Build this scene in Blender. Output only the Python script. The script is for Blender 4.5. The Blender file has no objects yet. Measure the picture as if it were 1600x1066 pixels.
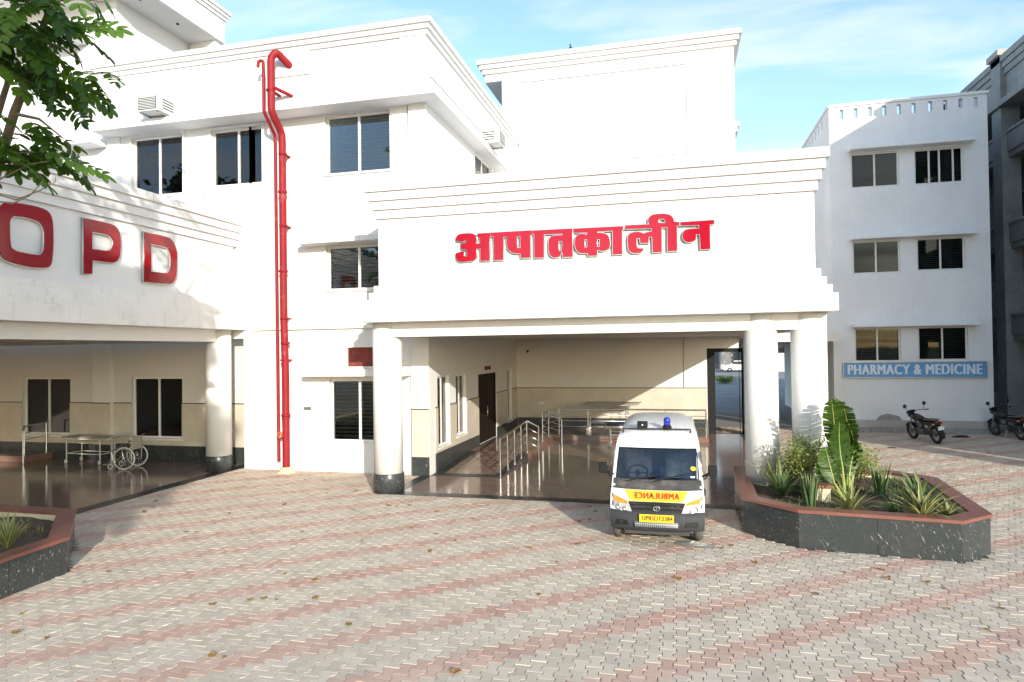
import bpy, bmesh, math, random
import numpy as np
from mathutils import Vector, Matrix, Euler

random.seed(7)
R = math.radians
scene = bpy.context.scene
COL = scene.collection

# ------------------------------------------------------------------ camera
cam_data = bpy.data.cameras.new('camera')
cam_data.sensor_width = 36.0
cam_data.lens = 36.0 * 1030.0 / 1600.0
cam_data.clip_start = 0.05
cam_data.clip_end = 3000.0
cam = bpy.data.objects.new('camera', cam_data)
COL.objects.link(cam)
YAW, PITCH, ROLL = R(14.01), R(0.775), R(-0.769)
fwd = Vector((-math.sin(YAW) * math.cos(PITCH), math.cos(YAW) * math.cos(PITCH), math.sin(PITCH)))
right = Vector((math.cos(YAW), math.sin(YAW), 0.0))
down = -right.cross(fwd)
cr, sr = math.cos(ROLL), math.sin(ROLL)
r2 = right * cr - down * sr
d2 = right * sr + down * cr
rot = Matrix((r2, -d2, -fwd)).transposed()
cam.matrix_world = Matrix.Translation((0, 0, 3.14)) @ rot.to_4x4()
scene.camera = cam

# ------------------------------------------------------------------ world and sun
SUN_EL = R(16.0)
SUN_TO = Vector((0.53, -0.848, 0.0)).normalized()          # horizontal direction towards the sun
world = bpy.data.worlds.new('World')
scene.world = world
world.use_nodes = True
wn, wl = world.node_tree.nodes, world.node_tree.links
wn.clear()
wout = wn.new('ShaderNodeOutputWorld')
wbg = wn.new('ShaderNodeBackground')
wbg.inputs['Strength'].default_value = 0.15
sky = wn.new('ShaderNodeTexSky')
sky.sky_type = 'NISHITA'
sky.sun_disc = False
sky.sun_elevation = SUN_EL
sky.sun_rotation = math.atan2(SUN_TO.x, SUN_TO.y)
sky.air_density = 1.0
sky.dust_density = 0.8
sky.ozone_density = 1.0
wtc = wn.new('ShaderNodeTexCoord')
wsep = wn.new('ShaderNodeSeparateXYZ')
wl.new(wtc.outputs['Generated'], wsep.inputs[0])
def wmath(op, a, b=None):
    n = wn.new('ShaderNodeMath'); n.operation = op
    for i, v in enumerate((a, b)):
        if v is None: continue
        if isinstance(v, (int, float)): n.inputs[i].default_value = v
        else: wl.new(v, n.inputs[i])
    return n.outputs[0]
zz = wmath('MAXIMUM', wmath('ADD', wsep.outputs[2], 0.16), 0.05)
wcomb = wn.new('ShaderNodeCombineXYZ')
wl.new(wmath('DIVIDE', wsep.outputs[0], zz), wcomb.inputs[0])
wl.new(wmath('DIVIDE', wsep.outputs[1], zz), wcomb.inputs[1])
wmap = wn.new('ShaderNodeMapping')
wmap.inputs['Location'].default_value = (0.35, 0.9, 0.0)
wmap.inputs['Rotation'].default_value = (0, 0, R(25))
wmap.inputs['Scale'].default_value = (0.9, 1.7, 1.0)
wl.new(wcomb.outputs[0], wmap.inputs[0])
wnz = wn.new('ShaderNodeTexNoise')
wnz.inputs['Scale'].default_value = 1.7
wnz.inputs['Detail'].default_value = 7.0
wnz.inputs['Roughness'].default_value = 0.55
wnz.inputs['Distortion'].default_value = 0.55
wl.new(wmap.outputs[0], wnz.inputs['Vector'])
wramp = wn.new('ShaderNodeValToRGB')
wramp.color_ramp.elements[0].position = 0.44
wramp.color_ramp.elements[0].color = (0, 0, 0, 1)
wramp.color_ramp.elements[1].position = 0.70
wramp.color_ramp.elements[1].color = (1, 1, 1, 1)
wl.new(wnz.outputs[0], wramp.inputs[0])
wmix = wn.new('ShaderNodeMixRGB')
wmix.inputs[2].default_value = (3.0, 3.2, 3.4, 1)
wl.new(wmath('MULTIPLY', wramp.outputs[0], 0.75), wmix.inputs[0])
wtint = wn.new('ShaderNodeMixRGB'); wtint.blend_type = 'MULTIPLY'; wtint.inputs[0].default_value = 1.0
wtint.inputs[2].default_value = (0.88, 0.96, 1.04, 1)
wl.new(sky.outputs[0], wtint.inputs[1])
wl.new(wtint.outputs[0], wmix.inputs[1])
wl.new(wmix.outputs[0], wbg.inputs[0])
wl.new(wbg.outputs[0], wout.inputs[0])

sun_data = bpy.data.lights.new('sun', 'SUN')
sun_data.energy = 2.3
sun_data.angle = R(0.55)
sun_data.color = (1.0, 0.93, 0.82)
sun = bpy.data.objects.new('sun', sun_data)
COL.objects.link(sun)
sun.location = (20, -30, 20)
sd = Vector((-SUN_TO.x * math.cos(SUN_EL), -SUN_TO.y * math.cos(SUN_EL), -math.sin(SUN_EL)))
sun.rotation_euler = sd.to_track_quat('-Z', 'Y').to_euler()

scene.view_settings.view_transform = 'Standard'
scene.view_settings.look = 'None'
scene.view_settings.exposure = 1.28
scene.view_settings.gamma = 1.0
scene.view_settings.use_curve_mapping = False
scene.render.engine = 'CYCLES'
scene.cycles.use_denoising = True
scene.cycles.max_bounces = 8
scene.cycles.diffuse_bounces = 4
scene.cycles.glossy_bounces = 4
scene.cycles.transparent_max_bounces = 12
scene.cycles.caustics_reflective = False
scene.cycles.caustics_refractive = False
scene.cycles.sample_clamp_indirect = 6.0

# ------------------------------------------------------------------ materials
MATS = {}
def newmat(name):
    m = bpy.data.materials.new(name)
    m.use_nodes = True
    n, l = m.node_tree.nodes, m.node_tree.links
    b = n['Principled BSDF']
    MATS[name] = m
    return m, n, l, b

def ramp(n, stops):
    r = n.new('ShaderNodeValToRGB')
    e = r.color_ramp.elements
    while len(e) < len(stops): e.new(0.5)
    for i, (p, c) in enumerate(stops):
        e[i].position = p
        e[i].color = (*c, 1) if len(c) == 3 else c
    return r

def noise(n, l, vec, scale, detail=4, rough=0.6, dist=0.0):
    t = n.new('ShaderNodeTexNoise')
    t.inputs['Scale'].default_value = scale
    t.inputs['Detail'].default_value = detail
    t.inputs['Roughness'].default_value = rough
    t.inputs['Distortion'].default_value = dist
    if vec: l.new(vec, t.inputs['Vector'])
    return t

def mapping(n, l, src, scale=(1, 1, 1), rotz=(0, 0, 0), loc=(0, 0, 0)):
    m = n.new('ShaderNodeMapping')
    m.inputs['Scale'].default_value = scale
    m.inputs['Rotation'].default_value = rotz
    m.inputs['Location'].default_value = loc
    l.new(src, m.inputs[0])
    return m.outputs[0]

def mixc(n, l, fac, a, b, mode='MIX'):
    x = n.new('ShaderNodeMixRGB'); x.blend_type = mode
    for i, v in enumerate((fac, a, b)):
        if isinstance(v, (int, float)): x.inputs[i].default_value = v
        elif isinstance(v, tuple): x.inputs[i].default_value = (*v, 1) if len(v) == 3 else v
        else: l.new(v, x.inputs[i])
    return x.outputs[0]

def M(name, col, rough=0.6, metal=0.0, var=0.12, vs=3.0, fine=0.0, fs=60.0, bump=0.0, bs=40.0,
      dirt=None, ds=1.5, dlo=0.55, dhi=0.75, spec=0.5, streak=None, coat=0.0, rvar=0.0):
    """painted / plain surface: large soft variation, fine grain, optional dirt patches and vertical streaks"""
    m, n, l, b = newmat(name)
    tc = n.new('ShaderNodeTexCoord').outputs['Object']
    c = tuple(col)
    lo = tuple(max(0, x * (1 - var)) for x in c)
    hi = tuple(min(1, x * (1 + var * 0.5)) for x in c)
    nz = noise(n, l, tc, vs, 5, 0.65)
    out = ramp(n, [(0.3, lo), (0.7, hi)])
    l.new(nz.outputs[0], out.inputs[0])
    out = out.outputs[0]
    if fine:
        f = noise(n, l, tc, fs, 3, 0.7)
        rr = ramp(n, [(0.3, (1 - fine,) * 3), (0.7, (1 + fine * 0.4,) * 3)])
        l.new(f.outputs[0], rr.inputs[0])
        out = mixc(n, l, 1.0, out, rr.outputs[0], 'MULTIPLY')
    if dirt:
        d = noise(n, l, tc, ds, 8, 0.7)
        rr = ramp(n, [(dlo, (0, 0, 0)), (dhi, (1, 1, 1))])
        l.new(d.outputs[0], rr.inputs[0])
        out = mixc(n, l, rr.outputs[0], out, tuple(dirt))
    if streak:
        s = noise(n, l, mapping(n, l, tc, (9, 9, 0.55)), 1.0, 6, 0.7)
        rr = ramp(n, [(0.56, (0, 0, 0)), (0.8, (1, 1, 1))])
        l.new(s.outputs[0], rr.inputs[0])
        out = mixc(n, l, rr.outputs[0], out, tuple(streak))
    l.new(out, b.inputs['Base Color'])
    b.inputs['Roughness'].default_value = rough
    if rvar:
        rn = noise(n, l, tc, 8, 5, 0.6)
        mr = n.new('ShaderNodeMapRange')
        mr.inputs['To Min'].default_value = max(0.02, rough - rvar)
        mr.inputs['To Max'].default_value = rough + rvar
        l.new(rn.outputs[0], mr.inputs[0]); l.new(mr.outputs[0], b.inputs['Roughness'])
    b.inputs['Metallic'].default_value = metal
    b.inputs['Specular IOR Level'].default_value = spec
    if coat:
        b.inputs['Coat Weight'].default_value = coat
        b.inputs['Coat Roughness'].default_value = 0.06
    if bump:
        f = noise(n, l, tc, bs, 4, 0.7)
        bp = n.new('ShaderNodeBump')
        bp.inputs['Strength'].default_value = bump
        bp.inputs['Distance'].default_value = 0.02
        l.new(f.outputs[0], bp.inputs['Height'])
        l.new(bp.outputs[0], b.inputs['Normal'])
    return m

M('white_paint', (0.74, 0.735, 0.72), 0.75, var=0.05, vs=0.7, fine=0.03, fs=30, bump=0.12, bs=25, spec=0.25, dirt=(0.60, 0.575, 0.52), ds=0.9, dlo=0.62, dhi=1.0)
M('white_paint_weathered', (0.78, 0.765, 0.73), 0.8, var=0.08, vs=1.2, fine=0.05, bump=0.15, spec=0.2,
  dirt=(0.52, 0.49, 0.43), ds=2.2, dlo=0.60, dhi=0.9, streak=(0.55, 0.52, 0.46))
M('canopy_ledge_paint', (0.79, 0.77, 0.73), 0.8, var=0.06, vs=1.5, fine=0.05, bump=0.15, spec=0.2,
  dirt=(0.50, 0.44, 0.33), ds=2.4, dlo=0.57, dhi=0.85, streak=(0.58, 0.54, 0.46))
M('pharmacy_paint', (0.74, 0.75, 0.76), 0.8, var=0.10, vs=0.5, fine=0.06, fs=14, bump=0.25, bs=18, spec=0.2,
  dirt=(0.50, 0.49, 0.47), ds=4.5, dlo=0.66, dhi=0.80, streak=(0.62, 0.61, 0.60))
M('bare_render', (0.33, 0.31, 0.29), 0.9, var=0.3, vs=6, fine=0.2, bump=0.4)
M('concrete', (0.30, 0.315, 0.31), 0.9, var=0.25, vs=0.9, fine=0.15, fs=20, bump=0.3, dirt=(0.17, 0.175, 0.175), ds=1.3, dlo=0.5, dhi=0.85, streak=(0.19, 0.195, 0.195))
M('concrete_light', (0.42, 0.40, 0.37), 0.9, var=0.2, vs=1.5, fine=0.12, bump=0.3)
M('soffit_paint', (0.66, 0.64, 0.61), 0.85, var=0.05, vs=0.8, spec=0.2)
M('wainscot_marble', (0.60, 0.55, 0.46), 0.28, var=0.14, vs=2.2, fine=0.06, fs=25, dirt=(0.55, 0.47, 0.35), ds=1.8, dlo=0.5, dhi=0.9)
M('trim_dark', (0.06, 0.05, 0.045), 0.4)
M('white_frame', (0.78, 0.77, 0.74), 0.4, var=0.06, vs=4, spec=0.4)
M('worn_white_frame', (0.66, 0.65, 0.62), 0.55, var=0.2, vs=9, dirt=(0.40, 0.38, 0.35), ds=9, dlo=0.6, dhi=0.75)
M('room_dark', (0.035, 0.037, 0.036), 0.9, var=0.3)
M('blind_slat', (0.30, 0.30, 0.28), 0.6, var=0.2, vs=2)
M('curtain', (0.15, 0.155, 0.155), 0.9, var=0.2, vs=6)
M('red_pipe_paint', (0.27, 0.010, 0.016), 0.6, var=0.15, vs=3, fine=0.08, dirt=(0.36, 0.13, 0.10), ds=5, dlo=0.58, dhi=0.8, spec=0.3)
M('red_letter_face', (0.36, 0.004, 0.020), 0.14, var=0.05, vs=2, spec=0.4)
M('dark_red_letter_face', (0.27, 0.004, 0.010), 0.12, var=0.08, vs=2, spec=0.5)
M('letter_trim', (0.72, 0.69, 0.64), 0.22, metal=0.9, var=0.1)
M('steel', (0.62, 0.61, 0.58), 0.22, metal=1.0, var=0.1)
M('dull_steel', (0.42, 0.42, 0.40), 0.42, metal=0.9, var=0.2)
M('brick_red', (0.22, 0.045, 0.035), 0.9, var=0.35, vs=7, fine=0.25)
M('door_wood', (0.016, 0.010, 0.008), 0.6, var=0.3, vs=4, spec=0.15)
M('black_plastic', (0.018, 0.019, 0.020), 0.6, var=0.2, vs=9, spec=0.12)
M('rubber', (0.022, 0.022, 0.021), 0.8, var=0.25, vs=14, dirt=(0.16, 0.14, 0.12), ds=7, dlo=0.55, dhi=0.85)
M('tread_rubber', (0.10, 0.095, 0.085), 0.85, var=0.3, vs=18)
M('vehicle_white', (0.80, 0.80, 0.79), 0.28, var=0.03, vs=2, coat=0.5, spec=0.5, dirt=(0.62, 0.60, 0.56), ds=3, dlo=0.62, dhi=0.95)
M('bumper_grey', (0.050, 0.052, 0.058), 0.6, spec=0.15, var=0.15, vs=5, dirt=(0.10, 0.095, 0.09), ds=5, dlo=0.6, dhi=0.9)
M('cowl_grey', (0.075, 0.073, 0.070), 0.65, spec=0.15, var=0.15, vs=5, dirt=(0.28, 0.24, 0.20), ds=4, dlo=0.5, dhi=0.9)
M('decal_yellow', (0.86, 0.50, 0.03), 0.35, var=0.05, coat=0.4)
M('plate_yellow', (0.85, 0.52, 0.01), 0.4, var=0.05)
M('print_red', (0.62, 0.05, 0.012), 0.4)
M('print_black', (0.015, 0.015, 0.02), 0.5)
M('print_grey', (0.60, 0.61, 0.60), 0.5)
M('lamp_clear', (0.80, 0.81, 0.82), 0.10, metal=0.55, var=0.15, vs=20)
M('lamp_amber', (0.80, 0.27, 0.01), 0.15, var=0.2, vs=14, coat=0.6)
M('beacon_blue', (0.010, 0.025, 0.34), 0.12, var=0.3, vs=10, coat=0.8)
M('seat_wrap', (0.72, 0.73, 0.69), 0.2, var=0.35, vs=9, coat=0.6)
M('cabin_cream', (0.66, 0.66, 0.58), 0.5, var=0.1)
M('bottle_blue', (0.03, 0.05, 0.14), 0.3)
M('sticker_yellow', (0.80, 0.72, 0.06), 0.5)
M('sign_blue', (0.10, 0.30, 0.56), 0.5, var=0.12, vs=2, dirt=(0.22, 0.38, 0.55), ds=3, dlo=0.55, dhi=0.9)
M('sign_white', (0.66, 0.72, 0.78), 0.5, var=0.06)
M('coping_granite', (0.235, 0.092, 0.066), 0.34, var=0.18, vs=2.5, fine=0.22, fs=130, dirt=(0.42, 0.26, 0.20), ds=2.5, dlo=0.6, dhi=1.0)
M('soil', (0.115, 0.082, 0.052), 0.95, var=0.45, vs=9, fine=0.3, fs=50, bump=0.9, bs=30)
M('cream_plaster', (0.62, 0.54, 0.36), 0.8, var=0.2, vs=5, dirt=(0.40, 0.32, 0.18), ds=5, dlo=0.55, dhi=0.8)
M('mattress_blue', (0.02, 0.03, 0.075), 0.55, var=0.2)
M('trolley_white', (0.66, 0.63, 0.55), 0.45, var=0.12)
M('trolley_grey', (0.36, 0.34, 0.30), 0.45, metal=0.3, var=0.15)
M('wheel_white', (0.68, 0.66, 0.60), 0.5, var=0.1)
M('chair_fabric', (0.50, 0.45, 0.36), 0.8, var=0.15)
M('bark', (0.20, 0.155, 0.105), 0.9, var=0.35, vs=9, fine=0.3, bump=0.7, bs=30)
M('twig_bark', (0.24, 0.185, 0.125), 0.9, var=0.3, vs=20)
M('moto_black', (0.016, 0.017, 0.018), 0.28, var=0.2, vs=6, dirt=(0.09, 0.08, 0.07), ds=7, dlo=0.55, dhi=0.9)
M('moto_red', (0.16, 0.012, 0.012), 0.25, var=0.2)
M('engine_grey', (0.17, 0.17, 0.165), 0.45, metal=0.6, var=0.25)
M('stone_grey', (0.26, 0.24, 0.22), 0.9, var=0.3, vs=12, bump=0.5)
M('plastic_film', (0.33, 0.32, 0.29), 0.35, var=0.2, vs=12)
M('far_wall_grey', (0.24, 0.25, 0.25), 0.9, var=0.25, vs=0.6)
M('far_dark', (0.05, 0.055, 0.055), 0.7, var=0.3, vs=0.5)
M('far_pale', (0.60, 0.60, 0.58), 0.8, var=0.12, vs=0.5)
M('yard_concrete', (0.27, 0.265, 0.26), 0.9, var=0.22, vs=0.35, fine=0.1, fs=8, dirt=(0.17, 0.165, 0.16), ds=0.25, dlo=0.5, dhi=0.85)
M('sand_joint', (0.30, 0.26, 0.205), 0.95, var=0.35, vs=2.5, fine=0.25, fs=40)
M('ac_white', (0.66, 0.66, 0.64), 0.5, var=0.1, vs=8, dirt=(0.42, 0.40, 0.36), ds=9, dlo=0.55, dhi=0.85)
M('grille_dark', (0.035, 0.036, 0.036), 0.6, spec=0.15, var=0.2, vs=8)
M('orange_valve', (0.60, 0.09, 0.03), 0.45)
M('paper_white', (0.72, 0.72, 0.72), 0.7)
M('bird_dark', (0.06, 0.06, 0.07), 0.8)

def flecked(name, base, fleck, rough, rotv, thr=(0.63, 0.70), scale=6.0, speck=0.35):
    m, n, l, b = newmat(name)
    tc = n.new('ShaderNodeTexCoord').outputs['Object']
    mp = mapping(n, l, mapping(n, l, tc, (1, 1, 1), rotv), (5.5, 5.5, 0.8))
    a = noise(n, l, mp, scale, 4, 0.65, 0.6)
    ra = ramp(n, [(thr[0], (0, 0, 0)), (thr[1], (1, 1, 1))])
    l.new(a.outputs[0], ra.inputs[0])
    big = noise(n, l, tc, 1.3, 3, 0.5)
    rb = ramp(n, [(0.34, (0, 0, 0)), (0.55, (1, 1, 1))])
    l.new(big.outputs[0], rb.inputs[0])
    f = mixc(n, l, 1.0, ra.outputs[0], rb.outputs[0], 'MULTIPLY')
    g = noise(n, l, tc, 90, 3, 0.7)
    rg = ramp(n, [(0.35, tuple(x * (1 - speck) for x in base)), (0.7, tuple(x * (1 + speck) for x in base))])
    l.new(g.outputs[0], rg.inputs[0])
    dust = noise(n, l, tc, 2.2, 6, 0.7)
    rd = ramp(n, [(0.5, (0, 0, 0)), (0.9, (0.22, 0.22, 0.22))])
    l.new(dust.outputs[0], rd.inputs[0])
    c = mixc(n, l, f, rg.outputs[0], fleck)
    c = mixc(n, l, rd.outputs[0], c, (0.20, 0.19, 0.17))
    l.new(c, b.inputs['Base Color'])
    b.inputs['Roughness'].default_value = rough
flecked('black_granite', (0.040, 0.046, 0.047), (0.48, 0.49, 0.48), 0.24, (0, R(24), R(14)), (0.62, 0.70), 8.5)
flecked('border_granite', (0.026, 0.030, 0.031), (0.14, 0.14, 0.14), 0.32, (R(20), R(70), 0), (0.70, 0.78))

def polished(name, ca, cb, rough):
    m, n, l, b = newmat(name)
    tc = n.new('ShaderNodeTexCoord').outputs['Object']
    oi = n.new('ShaderNodeObjectInfo')
    a = noise(n, l, tc, 45, 4, 0.7)
    r1 = ramp(n, [(0.3, ca), (0.7, cb)])
    l.new(a.outputs[0], r1.inputs[0])
    r2_ = ramp(n, [(0.0, (0.86, 0.86, 0.86)), (1.0, (1.08, 1.06, 1.04))])
    l.new(oi.outputs['Random'], r2_.inputs[0])
    c = mixc(n, l, 1.0, r1.outputs[0], r2_.outputs[0], 'MULTIPLY')
    d = noise(n, l, tc, 1.6, 6, 0.7)
    rd = ramp(n, [(0.45, (0, 0, 0)), (0.9, (0.6, 0.6, 0.6))])
    l.new(d.outputs[0], rd.inputs[0])
    c = mixc(n, l, rd.outputs[0], c, (0.30, 0.24, 0.20))
    l.new(c, b.inputs['Base Color'])
    mr = n.new('ShaderNodeMapRange')
    mr.inputs['To Min'].default_value = rough * 0.5
    mr.inputs['To Max'].default_value = rough * 1.9
    l.new(d.outputs[0], mr.inputs[0]); l.new(mr.outputs[0], b.inputs['Roughness'])
    b.inputs['Specular IOR Level'].default_value = 0.7
polished('floor_granite', (0.17, 0.115, 0.095), (0.29, 0.21, 0.175), 0.10)
polished('step_granite', (0.17, 0.085, 0.062), (0.26, 0.14, 0.105), 0.15)

def glassmat(name, tint, refl=1.0, ior=1.75):
    m, n, l, b = newmat(name)
    n.remove(b)
    out = n['Material Output']
    tr = n.new('ShaderNodeBsdfTransparent'); tr.inputs[0].default_value = (*tint, 1)
    gl = n.new('ShaderNodeBsdfGlossy'); gl.inputs['Roughness'].default_value = 0.02
    gl.inputs[0].default_value = (refl, refl, refl, 1)
    fr = n.new('ShaderNodeFresnel'); fr.inputs[0].default_value = ior
    tc = n.new('ShaderNodeTexCoord').outputs['Object']
    nz = noise(n, l, tc, 0.9, 2, 0.5)
    bp = n.new('ShaderNodeBump'); bp.inputs['Strength'].default_value = 0.04; bp.inputs['Distance'].default_value = 0.02
    l.new(nz.outputs[0], bp.inputs['Height']); l.new(bp.outputs[0], gl.inputs['Normal'])
    mx = n.new('ShaderNodeMixShader')
    l.new(fr.outputs[0], mx.inputs[0]); l.new(tr.outputs[0], mx.inputs[1]); l.new(gl.outputs[0], mx.inputs[2])
    l.new(mx.outputs[0], out.inputs[0])
glassmat('window_glass', (0.72, 0.76, 0.76))
glassmat('dull_glass', (0.5, 0.54, 0.54), 0.42, 1.4)
glassmat('windscreen_glass', (0.90, 0.96, 0.94), 1.0, 2.1)

def leafmat(name, ca, cb, trans=0.35, rough=0.45):
    m, n, l, b = newmat(name)
    out = n['Material Output']
    at = n.new('ShaderNodeAttribute'); at.attribute_name = 'tint'
    oi = n.new('ShaderNodeObjectInfo')
    ad = n.new('ShaderNodeMath'); ad.operation = 'ADD'
    ml = n.new('ShaderNodeMath'); ml.operation = 'MULTIPLY'; ml.inputs[1].default_value = 0.4
    l.new(oi.outputs['Random'], ml.inputs[0])
    l.new(at.outputs['Fac'], ad.inputs[0]); l.new(ml.outputs[0], ad.inputs[1])
    rr = ramp(n, [(0.1, ca), (1.0, cb)])
    l.new(ad.outputs[0], rr.inputs[0])
    l.new(rr.outputs[0], b.inputs['Base Color'])
    b.inputs['Roughness'].default_value = rough
    b.inputs['Specular IOR Level'].default_value = 0.35
    t = n.new('ShaderNodeBsdfTranslucent')
    br = mixc(n, l, 1.0, rr.outputs[0], (1.25, 1.35, 0.6), 'MULTIPLY')
    l.new(br, t.inputs[0])
    mx = n.new('ShaderNodeMixShader'); mx.inputs[0].default_value = trans
    l.new(b.outputs[0], mx.inputs[1]); l.new(t.outputs[0], mx.inputs[2])
    l.new(mx.outputs[0], out.inputs[0])
leafmat('tree_leaf', (0.022, 0.070, 0.012), (0.12, 0.23, 0.024))
leafmat('palm_leaf', (0.012, 0.042, 0.009), (0.075, 0.14, 0.018), 0.22, 0.42)
leafmat('shrub_leaf', (0.11, 0.16, 0.04), (0.40, 0.42, 0.13), 0.35)
leafmat('blade_leaf', (0.035, 0.085, 0.035), (0.15, 0.21, 0.075), 0.15)
leafmat('yellow_blade', (0.32, 0.28, 0.09), (0.55, 0.46, 0.20), 0.2)
leafmat('far_leaf', (0.018, 0.040, 0.014), (0.05, 0.085, 0.03), 0.15)
leafmat('dry_leaf', (0.13, 0.07, 0.025), (0.36, 0.22, 0.06), 0.15, 0.6)
M('palm_stalk', (0.30, 0.36, 0.10), 0.4, var=0.25, vs=12, dirt=(0.42, 0.36, 0.12), ds=6, dlo=0.5, dhi=0.8)

def pavermat():
    m, n, l, b = newmat('paver_concrete')
    def attr(name):
        g = n.new('ShaderNodeAttribute'); g.attribute_name = name; g.attribute_type = 'GEOMETRY'
        o = n.new('ShaderNodeAttribute'); o.attribute_name = name; o.attribute_type = 'OBJECT'
        a = n.new('ShaderNodeMath'); a.operation = 'ADD'
        l.new(g.outputs['Fac'], a.inputs[0]); l.new(o.outputs['Fac'], a.inputs[1])
        return a.outputs[0]
    tint, red = attr('tint'), attr('red')
    grey = ramp(n, [(0.0, (0.49, 0.42, 0.325)), (0.5, (0.56, 0.485, 0.38)), (1.0, (0.62, 0.545, 0.435))])
    rose = ramp(n, [(0.0, (0.47, 0.275, 0.21)), (0.5, (0.53, 0.335, 0.26)), (1.0, (0.59, 0.405, 0.32))])
    l.new(tint, grey.inputs[0]); l.new(tint, rose.inputs[0])
    c = mixc(n, l, red, grey.outputs[0], rose.outputs[0])
    geo = n.new('ShaderNodeNewGeometry').outputs['Position']
    dust = noise(n, l, geo, 0.55, 6, 0.65)
    rd = ramp(n, [(0.32, (0.05, 0.05, 0.05)), (0.74, (0.50, 0.50, 0.50))])
    l.new(dust.outputs[0], rd.inputs[0])
    c = mixc(n, l, rd.outputs[0], c, (0.56, 0.49, 0.40))
    st = noise(n, l, geo, 1.7, 5, 0.7)
    rs = ramp(n, [(0.54, (0, 0, 0)), (0.85, (0.5, 0.5, 0.5))])
    l.new(st.outputs[0], rs.inputs[0])
    c = mixc(n, l, rs.outputs[0], c, (0.22, 0.20, 0.18))
    gr = noise(n, l, geo, 170, 3, 0.75)
    rg = ramp(n, [(0.3, (0.80, 0.80, 0.80)), (0.7, (1.08, 1.08, 1.08))])
    l.new(gr.outputs[0], rg.inputs[0])
    c = mixc(n, l, 1.0, c, rg.outputs[0], 'MULTIPLY')
    l.new(c, b.inputs['Base Color'])
    b.inputs['Roughness'].default_value = 0.85
    b.inputs['Specular IOR Level'].default_value = 0.25
    bp = n.new('ShaderNodeBump'); bp.inputs['Strength'].default_value = 0.35; bp.inputs['Distance'].default_value = 0.004
    l.new(gr.outputs[0], bp.inputs['Height']); l.new(bp.outputs[0], b.inputs['Normal'])
pavermat()

# ------------------------------------------------------------------ helpers
def origin(o):
    v = Vector((0, 0, 0))
    while o is not None:
        v += o.location
        o = o.parent
    return v

def tag(o, label=None, cat=None, group=None, kind=None):
    if label: o['label'] = label
    if cat: o['category'] = cat
    if group: o['group'] = group
    if kind: o['kind'] = kind
    return o

def thing(name, label, cat, loc=(0, 0, 0), rz=0.0, group=None):
    o = bpy.data.objects.new(name, None)
    o.empty_display_size = 0.2
    o.location = loc
    o.rotation_euler = (0, 0, rz)
    COL.objects.link(o)
    return tag(o, label, cat, group)

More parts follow.
